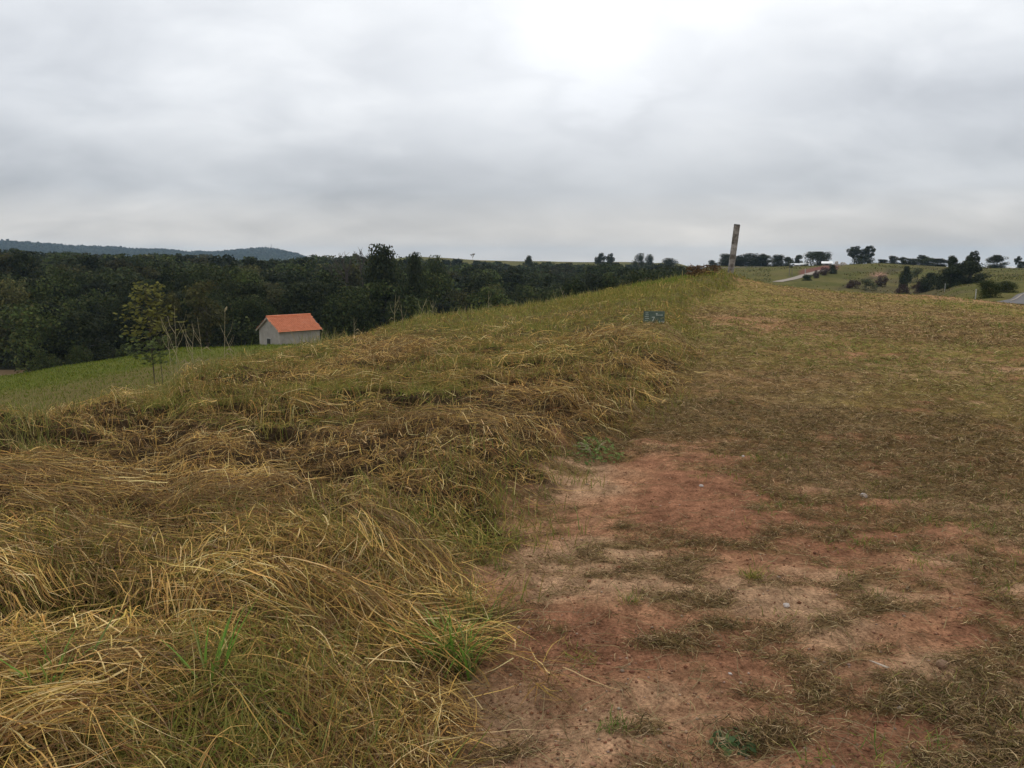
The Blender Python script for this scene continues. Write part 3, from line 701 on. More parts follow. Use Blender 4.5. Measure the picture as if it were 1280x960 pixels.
P_RBUSH = proto(3, -.1, 1.8, 30, 3000, .2, [(.065, .036, .030, 3), (.085, .05, .035, 2), (.05, .034, .028, 2)], .06, skirt=True, flat=1.5)
P_GBUSH = proto(3, .05, 2.0, 20, 1600, .22, [(.10, .105, .05, 3), (.085, .10, .04, 2), (.13, .12, .06, 1)], .06, skirt=True, flat=1.5)
P_EDGE = proto(5, .2, 3.0, 24, 2000, .30, MIDPAL, .1, skirt=True, flat=1.5)

# the wood in the valley: hundreds of merged crowns that read as one dark mass
def make_woodland():
    s = Soup(); trunks = MB()
    cells = []
    for r in list(np.arange(112, 200, 7.5)) + list(np.arange(200, 440, 11.0)):
        step = (8.0 if r < 200 else 10.5) / r
        a = math.radians(-37)
        while a < az_of(862):
            cells.append((a + random.uniform(-.35, .35) * step, r + random.uniform(-3, 3))); a += step * random.uniform(.75, 1.2)
    cnt = 0
    us = np.array([-260, 0, 40, 100, 160, 235, 290, 330, 390, 440, 520, 600, 700, 770, 850, 870])
    vt = np.array([308, 312, 314, 318, 319, 320, 327, 328, 323, 322, 322, 329, 332, 331, 333, 337])
    for a, r in cells:
        x, y = r * math.sin(a), r * math.cos(a); u = 640 + F * math.tan(a) / math.cos(PITCH)
        if u < 30 and 90 < r < 128: continue
        if 100 < u < 480 and r < 118 and random.random() < .3: continue
        z = gz(x, y); H = random.uniform(7.5, 12.5)
        zt_max = z_at(u, r, np.interp(u, us, vt) + random.choice((-1, 1)) * random.uniform(0, 5.0) + 2 + 8 * (random.random() < .3) - 4 * (random.random() < .12))
        H = min(H, zt_max - z)
        if H < 3.0: continue
        R = random.uniform(3.4, 5.6) * (.8 if H < 6 else 1); nl = int(3400 if r < 150 else 1700 if r < 220 else 700)
        pal = random.choice([DARKPAL, DARKPAL, MIDPAL, MIDPAL, WARMPAL]); pal = [(p[0], p[1], p[2], p[3]) for p in pal]
        t = random.choice((.55, .7, .85, 1.0, 1.2, 1.5)) * random.uniform(.9, 1.1)
        (V, Fq, C), cc = crown_soup(H, .6 if r < 150 else H * .25, R, 22, nl, (.38 if r < 150 else .6 if r < 220 else 1.0), pal, skirt=True)
        V = V + np.array([x, y, z]); s.add((V, Fq, C * t)); cnt += 1
        if r < 150: trunks.tube([(x, y, z - .4), (x + random.uniform(-.2, .2), y, z + H * .6)], [.2, .1], 5)
    me = np_mesh('woodland', np.vstack(s.V), np.vstack(s.F), np.vstack(s.C))
    o = link_mesh('woodland', me, M_LEAF)
    tag(o, 'dense dark green wood filling the valley behind the hay bank', 'woodland', kind='stuff')
    print('woodland trees', cnt, 'leaves', len(me.polygons))
make_woodland()

def make_far_wood():
    """tree cover along the blue ridge"""
    s = Soup(); n = 26000
    a = np.radians(rng.uniform(-37, -13.2, n)); r = rng.normal(2330, 140, n)
    x, y = r * np.sin(a), r * np.cos(a); z = terrain(x, y)
    k = rng.random(n) < .85 * sst(-2, 6, z) * (.35 + .65 * sst(.4, .6, fbm(x / 60, y / 60, 181, 2)))
    x, y, z = x[k], y[k], z[k]; m = len(x)
    P = np.stack([x, y, z + rng.uniform(1, 7, m)], 1)
    s.add(leaf_quads(P, rng.normal(size=(m, 3)) + np.array([0, -.6, .6]), rng.uniform(5, 11, m), pick(DARKPAL, m)))
    o = s.build('far_woods', M_LEAF)
    tag(o, 'hazy tree cover along the distant blue ridge', 'woodland', kind='stuff')
make_far_wood()

TREES = [
 # name, proto, u, r, vtop, width px, label
 ('broadleaf_tree', P_ROUND, 480, 122, 305, 66, 'tallest dome shaped dark tree on the wood skyline, right of the leafless tree'),
 ('broadleaf_tree', P_ROUND, 517, 118, 315.5, 34, 'squarish dark crown on the wood skyline just right of the tallest dome tree'),
 ('broadleaf_tree', P_MID, 545, 150, 319, 36, 'low rounded skyline tree at the start of the pale distant hill'),
 ('broadleaf_tree', P_WARM, 252, 101, 340, 62, 'warm brownish green tree at the meadow edge behind the dry weed stalks'),
 ('broadleaf_tree', P_WARM, 205, 103, 356, 40, 'small yellowish tree directly behind the slim sapling'),
 ('broadleaf_tree', P_MID, 312, 112, 368, 56, 'rounded green tree at the left end of the orange roofed house'),
 ('broadleaf_tree', P_ROUND, 372, 116, 352, 76, 'broad dark tree rising straight behind the orange roof'),
 ('broadleaf_tree', P_MID, 432, 114, 358, 66, 'dense tree just right of the orange roofed house behind the bank'),
 ('broadleaf_tree', P_MID, 515, 118, 355, 64, 'lighter green rounded tree in the wood below the squarish skyline crown'),
 ('broadleaf_tree', P_MID, 30, 136, 404, 82, 'bushy tree on the far shore of the brown pond'),
 ('broadleaf_tree', P_ROUND, 96, 112, 388, 74, 'dark spreading tree between the pond and the slim sapling'),
 ('edge_bush', P_EDGE, 45, 101, 436, 36, 'low green bush on the bank at the right end of the pond'),
 ('edge_bush', P_EDGE, 90, 97, 432, 34, 'low dull bush at the meadow edge below the dark spreading tree'),
 ('edge_bush', P_EDGE, 148, 92, 430, 30, 'small dark bush at the meadow edge left of the sapling trunk'),
 ('field_tree', P_TALL, 660, 330, 319.5, 15, 'lone squarish dark tree standing above the wood in the middle distance'),
 ('field_tree', P_OPEN, 751, 420, 316, 15, 'left tree of the tall airy pair on the far green hill'),
 ('field_tree', P_OPEN, 763, 420, 316.5, 13, 'right tree of the tall airy pair on the far green hill'),
 ('field_tree', P_ROUND, 799, 400, 316.5, 17, 'taller left half of the twin round trees near the end of the wood'),
 ('field_tree', P_ROUND, 812, 400, 318, 16, 'right half of the twin round trees near the end of the wood'),
 ('field_tree', P_ROUND, 837, 380, 322.5, 30, 'wide low dark tree at the right end of the wood'),
 ('field_tree', P_ROUND, 890, 315, 325, 12, 'small dark tree just left of the leaning timber post'),
 ('hedge_tree', P_ROUND, 908, 318, 317, 26, 'dark round tree half hidden behind the leaning timber post'),
 ('hedge_tree', P_ROUND, 937, 318, 316.5, 36, 'widest dark tree of the field hedgerow right of the timber post'),
 ('hedge_tree', P_ROUND, 957, 318, 317, 26, 'hedgerow tree joined to the right of the widest dark tree'),
 ('hedge_tree', P_ROUND, 972, 318, 318, 20, 'last round crown at the right end of the field hedgerow'),
 ('hedge_tree', P_ROUND, 923, 318, 319, 20, 'low crown filling the hedgerow just right of the timber post'),
 ('hedge_tree', P_ROUND, 948, 318, 320, 22, 'low crown in the middle of the field hedgerow between taller domes'),
 ('field_tree', P_ROUND, 1104, 296, 324, 16, 'lowest shrubby crown on the ridge between umbrella trees and dark round tree'),
 ('field_tree', P_MID, 1160, 298, 322, 22, 'greenish low thicket on the ridge between the spiky tree and brownish thicket'),
 ('field_tree', P_ROUND, 985, 320, 321, 15, 'low dark tree behind the left white shed roof'),
 ('field_tree', P_TALL, 998, 320, 318.5, 11, 'narrow dark tree behind the white shed roofs'),
 ('field_tree', P_UMB, 1022, 312, 314.5, 36, 'wide flat topped tree behind the single white shed'),
 ('field_tree', P_OPEN, 1068, 300, 307.5, 20, 'left of the two tall umbrella crowned trees on the grassy hilltop'),
 ('field_tree', P_OPEN, 1085, 300, 307, 20, 'right of the two tall umbrella crowned trees on the grassy hilltop'),
 ('field_tree', P_DBUSH, 1077, 298, 319, 30, 'blue green undergrowth tree between the two umbrella crowned trees'),
 ('field_tree', P_ROUND, 1117, 300, 319.5, 15, 'dark round tree on the ridge right of the umbrella crowned trees'),
 ('field_tree', P_ROUND, 1130, 298, 321, 14, 'smaller round tree touching the dark ridge tree on its right'),
 ('field_tree', P_OPEN, 1153, 305, 318.5, 16, 'little spiky topped tree on the ridge above the shrubby bank'),
 ('field_tree', P_ROUND, 1143, 300, 323, 34, 'low dark thicket on the ridge left of the black tree group'),
 ('field_tree', P_ROUND, 1172, 300, 323, 30, 'low brownish thicket crown beside the black tree group'),
 ('dark_tree', P_TALL, 1192, 165, 319.5, 18, 'narrow pointed black green tree left of the tall black tree group'),
 ('dark_tree', P_ROUND, 1190, 162, 331, 40, 'broad black green tree at the left foot of the dark group'),
 ('dark_tree', P_ROUND, 1214, 163, 326, 50, 'largest black green tree of the dark group near the road'),
 ('dark_tree', P_OPEN, 1216, 166, 313.5, 20, 'sparse see through crown rising above the largest black green tree'),
 ('field_tree', P_ROUND, 1247, 300, 318.5, 26, 'isolated rounded dark tree on the skyline near the road'),
 ('field_tree', P_OPEN, 1273, 300, 320, 9, 'small lollipop shaped tree at the far right skyline'),
 ('field_tree', P_DBUSH, 1279, 300, 327, 14, 'low dark thicket at the far right end of the skyline'),
 ('roadside_bush', P_MID, 1240, 80, 350, 30, 'olive green bush beside the asphalt road bend'),
 ('roadside_bush', P_MID, 1262, 105, 351, 26, 'olive green bush uphill along the asphalt road'),
 ('hillside_bush', P_BUSH, 1010, 215, 343, 15, 'round green bush below the pale dirt road'),
 ('hillside_bush', P_RBUSH, 1021, 225, 338, 8, 'tiny reddish shrub at the edge of the ploughed strip'),
 ('hillside_bush', P_RBUSH, 1031, 235, 334, 12, 'purplish brown shrub above the pale dirt road'),
 ('hillside_bush', P_DBUSH, 1041, 240, 331, 12, 'dark shrub at the right end of the ploughed strip'),
 ('hillside_bush', P_RBUSH, 1131, 170, 355, 17, 'deep maroon bush just above the track crest'),
 ('hillside_bush', P_DBUSH, 1134, 200, 333, 17, 'dark shrub on the slope above the maroon bush'),
 ('hillside_bush', P_DBUSH, 1165, 180, 341, 28, 'wide dark shrub at the foot of the shrubby bank'),
 ('hillside_bush', P_DBUSH, 1180, 172, 346, 20, 'dark shrub touching the left foot of the black trees'),
 ('hillside_bush', P_GBUSH, 1148, 215, 335, 26, 'pale grey green shrub on the bank right of the maroon bush'),
 ('hillside_bush', P_GBUSH, 1085, 185, 349, 26, 'greyish dry bush in the gully under the umbrella crowned trees'),
 ('hillside_bush', P_RBUSH, 1068, 190, 350, 18, 'brown dry bush at the left end of the gully'),
 ('hillside_bush', P_RBUSH, 1152, 180, 352, 18, 'russet bush between the maroon bush and the black trees'),
 ('hillside_bush', P_RBUSH, 1104, 200, 344, 14, 'small rust coloured bush right of the pale earth scar'),
]
for t in TREES:
    nm, p, u, r, vt, w, lab = t
    if p is P_ROUND: p = random.choice(ROUNDS)
    cat = 'bush' if 'bush' in nm else 'tree'
    grp = {'field_tree': 'trees along the far skyline', 'hedge_tree': 'trees of the field hedgerow', 'dark_tree': 'black green trees by the road',
           'hillside_bush': 'bushes on the far hillside', 'edge_bush': 'bushes along the meadow edge', 'broadleaf_tree': 'trees at the front of the valley wood', 'roadside_bush': 'bushes along the asphalt road'}[nm]
    plant_tree(nm, p, u, r, vt, w, lab, cat, grp)

# small tree with two pale trunks in front of the green field
def twin_trunk_tree():
    x, y = spot(989, 235); z = gz(x, y)
    o = empty('young_tree', (x, y, z)); tag(o, 'young field tree with two thin pale trunks at the dirt road', 'tree')
    for dx in (-.35, .42):
        mb = MB(); mb.tube([(dx, 0, -.2), (dx * .9, 0, 1.6), (dx * .8, 0, 2.8)], [.11, .09, .05], 6); mb.build('trunk', M_PALEBARK, o)
    (V, Fq, C), _ = crown_soup(4.3, 1.9, 1.15, 14, 500, .26, MIDPAL)
    link_mesh('crown', np_mesh('crown', V, Fq, C), M_LEAF, o)
twin_trunk_tree()

def bare_tree(u, r, vtop, label, spread, name='bare_tree', zoff=0.0):
    x, y = spot(u, r); z = gz(x, y); H = z_at(u, r, vtop) - z
    mb = MB()
    def grow(p, d, L, rad, lev):
        q = p + d * L; mid = p.lerp(q, .5) + Vector((random.uniform(-1, 1), random.uniform(-1, 1), 0)) * L * .06
        mb.tube([p, mid, q], [rad, rad * .85, rad * .65], 5 if lev < 2 else 3, cap=False)
        if lev >= 5: return
        for k in range(random.choice((2, 3, 3)) if lev < 4 else 2):
            nd = (d + Vector((random.uniform(-1, 1), random.uniform(-1, 1), random.uniform(-.1, .55))) * spread).normalized()
            grow(p.lerp(q, random.uniform(.75, 1)), nd, L * random.uniform(.58, .78), max(rad * .66, (.03 * r / 110)), lev + 1)
    grow(Vector((0, 0, 0)), Vector((0, 0, 1)), H * .42, H * .02, 0)
    zz = max(v[2] for v in mb.v); k = H / zz
    mb.v = [(a * k, b * k, c * k) for a, b, c in mb.v]
    o = mb.build(name, M_BARK if r < 300 else M_PALEBARK); o.location = (x, y, z); tag(o, label, 'tree')
bare_tree(444, 150, 308, 'leafless grey branched tree on the skyline left of the tallest dome tree', .75)
bare_tree(591, 590, 316.5, 'tiny bare tree standing alone on the pale far hill', .8)

# ------------------------------------------------------------------ sapling near the crest
def sapling():
    r = 19.5; x, y = spot(184, r); z = gz(x, y)
    o = empty('sapling', (x, y, z)); tag(o, 'slim young sapling with layered pale green leaves on the slope below the bank', 'tree')
    top = z_at(180, r, 357) - z
    mb = MB(); mb.tube([(0, 0, -.2), (-.03, 0, top * .4), (-.07, .02, top * .75), (-.09, 0, top)], [.016, .013, .009, .004], 6); mb.build('trunk', M_BARK, o)
    P = []; Nn = []; C = []; S = []
    b = MB()
    for k in range(44):
        t = .40 + .60 * (k + .5) / 44; zc = top * t; a = k * 2.399; rl = .56 * (1 - .55 * min(1, abs(t - .64) / .36)) * random.uniform(.7, 1.1)
        e = Vector((rl * math.cos(a) - .07, rl * math.sin(a), zc - .02 + .10 * rl))
        b.tube([(-.06, 0, zc - .06), tuple(Vector((-.06, 0, zc)).lerp(e, .5) + Vector((0, 0, .03))), tuple(e)], [.006, .005, .003], 4)
        for q in range(17):
            f = .35 + .65 * q / 10; p = Vector((-.06, 0, zc - .03)).lerp(e, f) + Vector((random.gauss(0, .065), random.gauss(0, .065), random.gauss(.02, .045)))
            P.append(p); Nn.append((random.gauss(0, .4), random.gauss(-.35, .4), 1)); S.append(random.uniform(.06, .11))
            C.append((.10, .125, .04) if t < .6 else (.125, .12, .028))
    b.build('branch', M_BARK, o)
    C = np.array(C) * rng.uniform(.6, 1.35, (len(C), 1))
    V, Fq, cc = leaf_quads(np.array([tuple(p) for p in P]), np.array(Nn), np.array(S), C, 1.5)
    link_mesh('crown', np_mesh('crown', V, Fq, cc), M_LEAF, o)
    # bare whip beside it
    x, y = spot(192, 20.5); z = gz(x, y); h = z_at(192, 20.5, 432) - z
    w = MB(); w.tube([(0, 0, -.15), (.02, 0, h * .5), (-.01, 0, h)], [.012, .009, .004], 5)
    w2 = w.build('bare_whip', M_BARK); w2.location = (x, y, z); tag(w2, 'thin bare whip stem standing just right of the leafy sapling', 'plant')
sapling()

# ------------------------------------------------------------------ dry stalks on the bank
M_STALK = simple_mat('dry_stalk', (.36, .30, .17), .8, .25, 5)
STALKS = [
 (206, 12.2, 405, 'pale', 'leftmost dry stalk, thin and leaning, where the hay meets the meadow'),
 (212, 12.4, 382, 'fork', 'tall forked bleached stalk rising before the warm brownish tree'),
 (219, 12.4, 398, 'lean', 'leaning bleached stalk crossing the tall forked one'),
 (231, 12.8, 410, 'fork', 'short branched dry stalk between the two tallest stalks'),
 (237, 12.8, 402, 'lean', 'thin arching dry stalk right of the short branched stalk'),
 (246, 13.0, 396, 'pale', 'straight thin dry stalk left of the seed headed stalk'),
 (273, 13.2, 386, 'head', 'tall straight stalk with a dark seed head left of the house'),
 (287, 13.4, 405, 'lean', 'slanting dry stalk just right of the seed headed one'),
 (368, 15.2, 413, 'lean', 'bleached bent stalk in front of the house wall'),
 (440, 18.2, 396, 'pale', 'thin stalk on the bank skyline right of the house'),
 (491, 20.5, 369, 'fork', 'tallest pale stalk on the bank skyline below the dome tree'),
 (502, 20.5, 380, 'pale', 'straight short stalk right of the tallest skyline stalk'),
 (523, 21.5, 374, 'lean', 'curved pale stalk on the bank below the squarish crown'),
 (540, 22.2, 374, 'fork', 'branched little stalk at the top of the bank skyline'),
 (610, 25, 364, 'pale', 'slender stalk on the bank skyline below the far bare tree'),
 (707, 29, 358, 'lean', 'thin leaning stalk on the shoulder of the bank before the far green'),
]
def stalk(u, r, vtop, style, label):
    x, y = spot(u, r); z = gz(x, y) - .03; h = max(z_at(u, r, vtop) - z, .2)
    mb = MB(); lean = {'lean': random.choice((-.3, .3)), 'head': .04}.get(style, random.uniform(-.1, .1))
    w = max(.003, r * .00030)
    P = lambda t: Vector((lean * h * t ** 1.5, .05 * h * t, h * t))
    mb.tube([P(0), P(.35), P(.7), P(1)], [w, w * .9, w * .7, w * .4], 5)
    nb = {'fork': 4, 'pale': 2, 'lean': 2, 'head': 1}[style]
    for k in range(nb):
        t = random.uniform(.3, .7); s = random.choice((-1, 1)); q = P(t); L = h * random.uniform(.2, .42)
        mb.tube([q, q + Vector((s * L * .3, 0, L * .5)), q + Vector((s * L * .42, .02, L))], [w * .7, w * .55, w * .3], 4)
    if style == 'head':
        t = P(1); mb.tube([t + Vector((-.012, 0, -.05)), t + Vector((.012, 0, -.01)), t + Vector((.03, 0, .03))], [.006, .02, .008], 6)
    for k in range(2):   # dry hanging leaf
        q = P(random.uniform(.1, .4)); s = random.choice((-1, 1)); L = .16
        mb.add([q, q + Vector((s * L * .5, .01, .06)), q + Vector((s * L, .02, -.04)), q + Vector((s * L * .5, .012, .035))], [(0, 1, 2, 3)])
    o = mb.build('dry_stalk', M_STALK); o.location = (x, y, z)
    tag(o, label, 'dry weed', 'dry stalks along the top of the bank')
for s_ in STALKS: stalk(*s_)

# ------------------------------------------------------------------ timber post
def post():
    r = 34.4; u0 = 913.8; x, y = spot(u0, r); z = gz(x, y)
    yv = y
    ztop = z_at(920.5, r, 280); h = ztop - z + .25
    w = 6.6 / F * y; d = .15
    m, nt, out = new_mat('weathered_timber')
    tc = N(nt, 'ShaderNodeTexCoord'); mp = N(nt, 'ShaderNodeMapping'); mp.inputs['Scale'].default_value = (9, 9, 1.6); nt.links.new(tc.outputs['Object'], mp.inputs['Vector'])
    n1 = noise_node(nt, 2.2, 6, .7, mp.outputs[0]); n2 = noise_node(nt, 2.1, 5, .65, tc.outputs['Object'])
    wood = ramp(nt, n1.outputs['Fac'], [(.3, (.05, .042, .032)), (.55, (.12, .10, .08)), (.75, (.20, .17, .14))])
    sep = N(nt, 'ShaderNodeSeparateXYZ'); nt.links.new(tc.outputs['Object'], sep.inputs[0])
    hp = N(nt, 'ShaderNodeMapRange'); hp.inputs[1].default_value = h * .98; hp.inputs[2].default_value = h * .35; hp.inputs[3].default_value = .0; hp.inputs[4].default_value = .13
    nt.links.new(sep.outputs['Z'], hp.inputs[0])
    ad = N(nt, 'ShaderNodeMath', operation='ADD'); nt.links.new(n2.outputs['Fac'], ad.inputs[0]); nt.links.new(hp.outputs[0], ad.inputs[1])
    flake = ramp(nt, ad.outputs[0], [(.55, (0, 0, 0)), (.68, (1, 1, 1))])
    c = mixc(nt, wood.outputs[0], (.36, .33, .30), flake.outputs[0])
    cap = N(nt, 'ShaderNodeMath', operation='GREATER_THAN'); nt.links.new(sep.outputs['Z'], cap.inputs[0]); cap.inputs[1].default_value = h - .30
    c = mixc(nt, c, (.07, .068, .06), cap.outputs[0])
    p = N(nt, 'ShaderNodeBsdfPrincipled'); p.inputs['Roughness'].default_value = .9; nt.links.new(c, p.inputs['Base Color'])
    b = N(nt, 'ShaderNodeBump'); b.inputs['Strength'].default_value = .6; b.inputs['Distance'].default_value = .01
    nt.links.new(n1.outputs['Fac'], b.inputs['Height']); nt.links.new(b.outputs[0], p.inputs['Normal']); nt.links.new(p.outputs[0], out.inputs[0])
    mb = MB(); n = 9; vs = []; fs = []
    for i in range(n):
        t = i / (n - 1); k = 1 + random.uniform(-.025, .03)
        for sx, sy in ((-1, -1), (1, -1), (1, 1), (-1, 1)):
            vs.append((sx * w / 2 * k, sy * d / 2 * k, -.25 + (h) * t + (random.uniform(-.012, .012) if i == n - 1 else 0)))
    for i in range(n - 1):
        for k in range(4): fs.append((i * 4 + k, i * 4 + (k + 1) % 4, i * 4 + 4 + (k + 1) % 4, i * 4 + 4 + k))
    fs.append((3, 2, 1, 0)); fs.append(tuple((n - 1) * 4 + k for k in range(4)))
    mb.add(vs, fs)
    o = mb.build('timber_post', m, bevel=.012)
    o.location = (x, y, z); o.rotation_euler = (math.radians(1.5), math.radians(5.0), -az_of(u0) + .25)
    tag(o, 'leaning square timber post with flaking white paint on the crest', 'post')
post()

# ------------------------------------------------------------------ lot number plate
def plate():
    r = 15.6; u = 819.5; x, y = spot(u, r); z = gz(x, y)
    green = simple_mat('green_enamel', (.065, .095, .07), .6, .35, 14, 0, .4)
    white = simple_mat('worn_white_paint', (.40, .43, .37), .8, .3, 30)
    w, h = .40, .30; zb = z_at(u, r, 408.5); zc = zb + h / 2 - z
    o = empty('lot_sign', (x, y, z), -az_of(u) + .06); tag(o, 'small dark green numbered lot plate standing low in the grass', 'sign')
    o.rotation_euler[0] = math.radians(-6)
    mb = MB(); mb.box((0, 0, zc), (w, .012, h)); mb.build('plate', green, o, .004)
    st = MB(); st.box((-.02, .025, zc - .12), (.04, .03, zc * 2)); st.build('stake', M_BARK, o)
    def text(body, size, lx, lz):
        cu = bpy.data.curves.new('lettering', 'FONT'); cu.body = body; cu.size = size; cu.extrude = .0006; cu.align_x = 'CENTER'; cu.align_y = 'CENTER'
        cu.offset = size * .012
        t = bpy.data.objects.new('lettering_src', cu); COL.objects.link(t)
        bpy.context.view_layer.update()
        me = bpy.data.meshes.new_from_object(t.evaluated_get(bpy.context.evaluated_depsgraph_get())); bpy.data.objects.remove(t)
        me.materials.clear()
        q = link_mesh('lettering', me, white, o); q.location = (lx, -.0075, lz); q.rotation_euler = (math.pi / 2, 0, 0)
        return q
    text('17', .125, .135, zc - .085); text('7', .13, -.015, zc - .01)
    def bar(c, sz):
        q = MB(); q.box(c, sz); q.build('lettering', white, o)
    for k in range(6): bar((-.135 + random.uniform(-.005, .005), -.0075, zc + .115 - k * .036), (.075 - random.uniform(0, .02), .002, .009))
    bar((.10, -.0075, zc + .075), (.13, .002, .012)); bar((.05, -.0075, zc + .10), (.03, .002, .02)); bar((.02, -.0075, zc - .105), (.10, .002, .008))
plate()

# ------------------------------------------------------------------ house with the orange roof
def house():
    r = 86; u = 358; x, y = spot(u, r); 
    L, W = 4.6, 4.2; ze = z_at(345, r, 410.5); zr = z_at(345, r, 395.5)
    base = gz(x, y) - .3; he = ze - base; rise = zr - ze
    o = empty('small_house', (x, y, base), 0); tag(o, 'small grey rendered house with a bright orange tiled gable roof', 'house')
    view = -az_of(u); o.rotation_euler[2] = view + math.radians(29)      # the long wall turned to the right of the line of sight
    wall = simple_mat('grey_render', (.34, .305, .27), .9, .18, 1.6, .2)
    dark = simple_mat('dark_opening', (.03, .028, .026), .5, .2, 3)
    # roof tiles: rows and pans
    m, nt, out = new_mat('orange_roof_tile')
    tc = N(nt, 'ShaderNodeTexCoord'); n = noise_node(nt, 2.2, 8, .8, tc.outputs['Object'])
    rp = ramp(nt, n.outputs['Fac'], [(.3, (.42, .12, .05)), (.5, (.62, .19, .08)), (.72, (.70, .28, .15))])
    p = N(nt, 'ShaderNodeBsdfPrincipled'); p.inputs['Roughness'].default_value = .8; nt.links.new(rp.outputs[0], p.inputs['Base Color']); nt.links.new(p.outputs[0], out.inputs[0])
    mb = MB(); hx, hy = L / 2, W / 2
    t = .14
    # walls as a closed shell with thickness, gables included
    outer = [(-hx, -hy), (hx, -hy), (hx, hy), (-hx, hy)]
    mb.add([(a, b, 0) for a, b in outer] + [(a, b, he) for a, b in outer] + [(-hx, 0, he + rise), (hx, 0, he + rise)],
           [(0, 1, 5, 4), (2, 3, 7, 6), (3, 0, 4, 8, 7), (1, 2, 6, 9, 5)])
    mb.build('wall', wall, o)
    # roof: two pitched slopes built from overlapping tile rows
    rf = MB(); ov = .34; og = .22
    sl = math.hypot(hy, rise); cosr = hy / sl; sinr = rise / sl
    rows, colsn = 12, 26
    for side in (-1, 1):
        for i in range(rows):
            s0 = i / rows * (sl + ov) ; s1 = (i + 1.18) / rows * (sl + ov)
            for k in range(colsn):
                jag = random.uniform(-.13, .08) if k in (0, colsn - 1) else 0
                xa = -hx - og + (L + 2 * og) * k / colsn + (0 if k else jag); xb = -hx - og + (L + 2 * og) * (k + 1) / colsn + (jag if k == colsn - 1 else 0)
                prof = [(0, .0), (.25, .035), (.5, .05), (.75, .035), (1, .0)]
                vs = []
                for s, lift in ((s0, .03), (s1, .075)):
                    for f, hgt in prof:
                        X = xa + (xb - xa) * f; Yd = s * cosr; Zd = he + rise - s * sinr + (hgt + lift) * cosr
                        vs.append((X, side * (Yd + (hgt + lift) * sinr), Zd))
                fs = [(q, q + 1, q + 6, q + 5) for q in range(4)]
                rf.add(vs, fs if side > 0 else [f[::-1] for f in fs])
    roof = rf.build('roof', m, o, smooth=False)
    rg = MB(); rg.tube([(-hx - og, 0, he + rise + .07), (hx + og, 0, he + rise + .07)], [.12, .12], 8); rg.build('ridge_tile', m, roof)
    pt = simple_mat('pale_timber', (.35, .31, .25), .8, .2, 4)
    for sx in (-1, 1):
        for sy in (-1, 1):
            fb = MB()
            Mx = Matrix.Translation((sx * (hx + og - .03), sy * (hy + ov * cosr) / 2, he + rise - (sl + ov) * sinr / 2 - .06)) @ Matrix.Rotation(-sy * math.atan2(rise, hy), 4, 'X')
            fb.box((0, 0, 0), (.05, sl + ov, .13), Mx)
            fb.build('barge_board', pt, roof)
    d = MB(); d.box((-hx - .012, .05, 1.05), (.05, .75, 2.1)); d.build('door', dark, o)
    fr = MB(); 
    for yy in (-.36, .46): fr.box((-hx - .02, yy, 1.05), (.07, .07, 2.12))
    fr.box((-hx - .02, .05, 2.13), (.07, .89, .07)); fr.build('door_frame', simple_mat('grey_frame', (.38, .36, .33), .8, .1, 4), o)
    wn = MB(); wn.box((.6, -hy - .012, 1.35), (.9, .05, .7)); wn.build('window', dark, o)
house()

# ------------------------------------------------------------------ pond, roads, walls, sheds
def pond():
    m, nt, out = new_mat('muddy_water')
    p = N(nt, 'ShaderNodeBsdfPrincipled'); p.inputs['Base Color'].default_value = (.24, .155, .08, 1); p.inputs['Roughness'].default_value = .3
    tc = N(nt, 'ShaderNodeTexCoord'); n = noise_node(nt, 1.2, 3, .5, tc.outputs['Object']); b = N(nt, 'ShaderNodeBump'); b.inputs['Strength'].default_value = .08
    nt.links.new(n.outputs['Fac'], b.inputs['Height']); nt.links.new(b.outputs[0], p.inputs['Normal']); nt.links.new(p.outputs[0], out.inputs[0])
    cx, cy = spot(-70, 110); n_ = 60; vs = []
    for k in range(n_):
        a = 2 * math.pi * k / n_; q = 1 + .12 * math.sin(3 * a + 1) + .07 * math.sin(5 * a)
        vs.append((20 * q * math.cos(a), 14.5 * q * math.sin(a), 0))
    mb = MB(); mb.add(vs, [tuple(range(n_))]); o = mb.build('pond', m); o.location = (cx, cy, -12.55); o.rotation_euler[2] = .5
    tag(o, kind='structure')
pond()

def strip(name, pts, width, mat, lift, kind='structure'):
    """ribbon of road laid over the land"""
    pts = [Vector((*spot(u, r), 0)) for u, r in pts]
    fine = []
    for i in range(len(pts) - 1):
        for k in range(24): fine.append(pts[i].lerp(pts[i + 1], k / 24))
    fine.append(pts[-1]); V = []; Fq = []
    m = 5
    for i, p in enumerate(fine):
        d = (fine[min(i + 1, len(fine) - 1)] - fine[max(i - 1, 0)]).normalized(); s = Vector((-d.y, d.x, 0))
        for k in range(m):
            q = p + s * width * (k / (m - 1) - .5); V.append((q.x, q.y, gz(q.x, q.y) + lift))
    for i in range(len(fine) - 1):
        for k in range(m - 1): Fq.append((i * m + k, i * m + k + 1, i * m + m + k + 1, i * m + m + k))
    me = np_mesh(name, V, Fq); o = link_mesh(name, me, mat, None, True); tag(o, kind=kind); return o
M_ASPH = simple_mat('asphalt', (.115, .105, .10), .9, .2, 2, .1)
M_PALE = simple_mat('pale_dirt', (.30, .25, .20), .95, .2, 2, .1)
M_WHITE = simple_mat('white_wash', (.45, .43, .40), .85, .12, 2)
strip('road', [(1240, 56.5), (1262, 58), (1290, 62), (1302, 75), (1303, 92), (1312, 115), (1345, 150)], 3.6, M_ASPH, .045)
strip('kerb', [(1268, 66), (1275, 75), (1281, 90), (1293, 112)], .14, M_PALE, .09)
strip('dirt_road', [(973, 206), (990, 220), (1005, 233), (1018, 244), (1030, 256)], 2.6, M_PALE, .12)
strip('path', [(896, 285), (925, 296), (955, 305)], 1.6, M_PALE, .10)

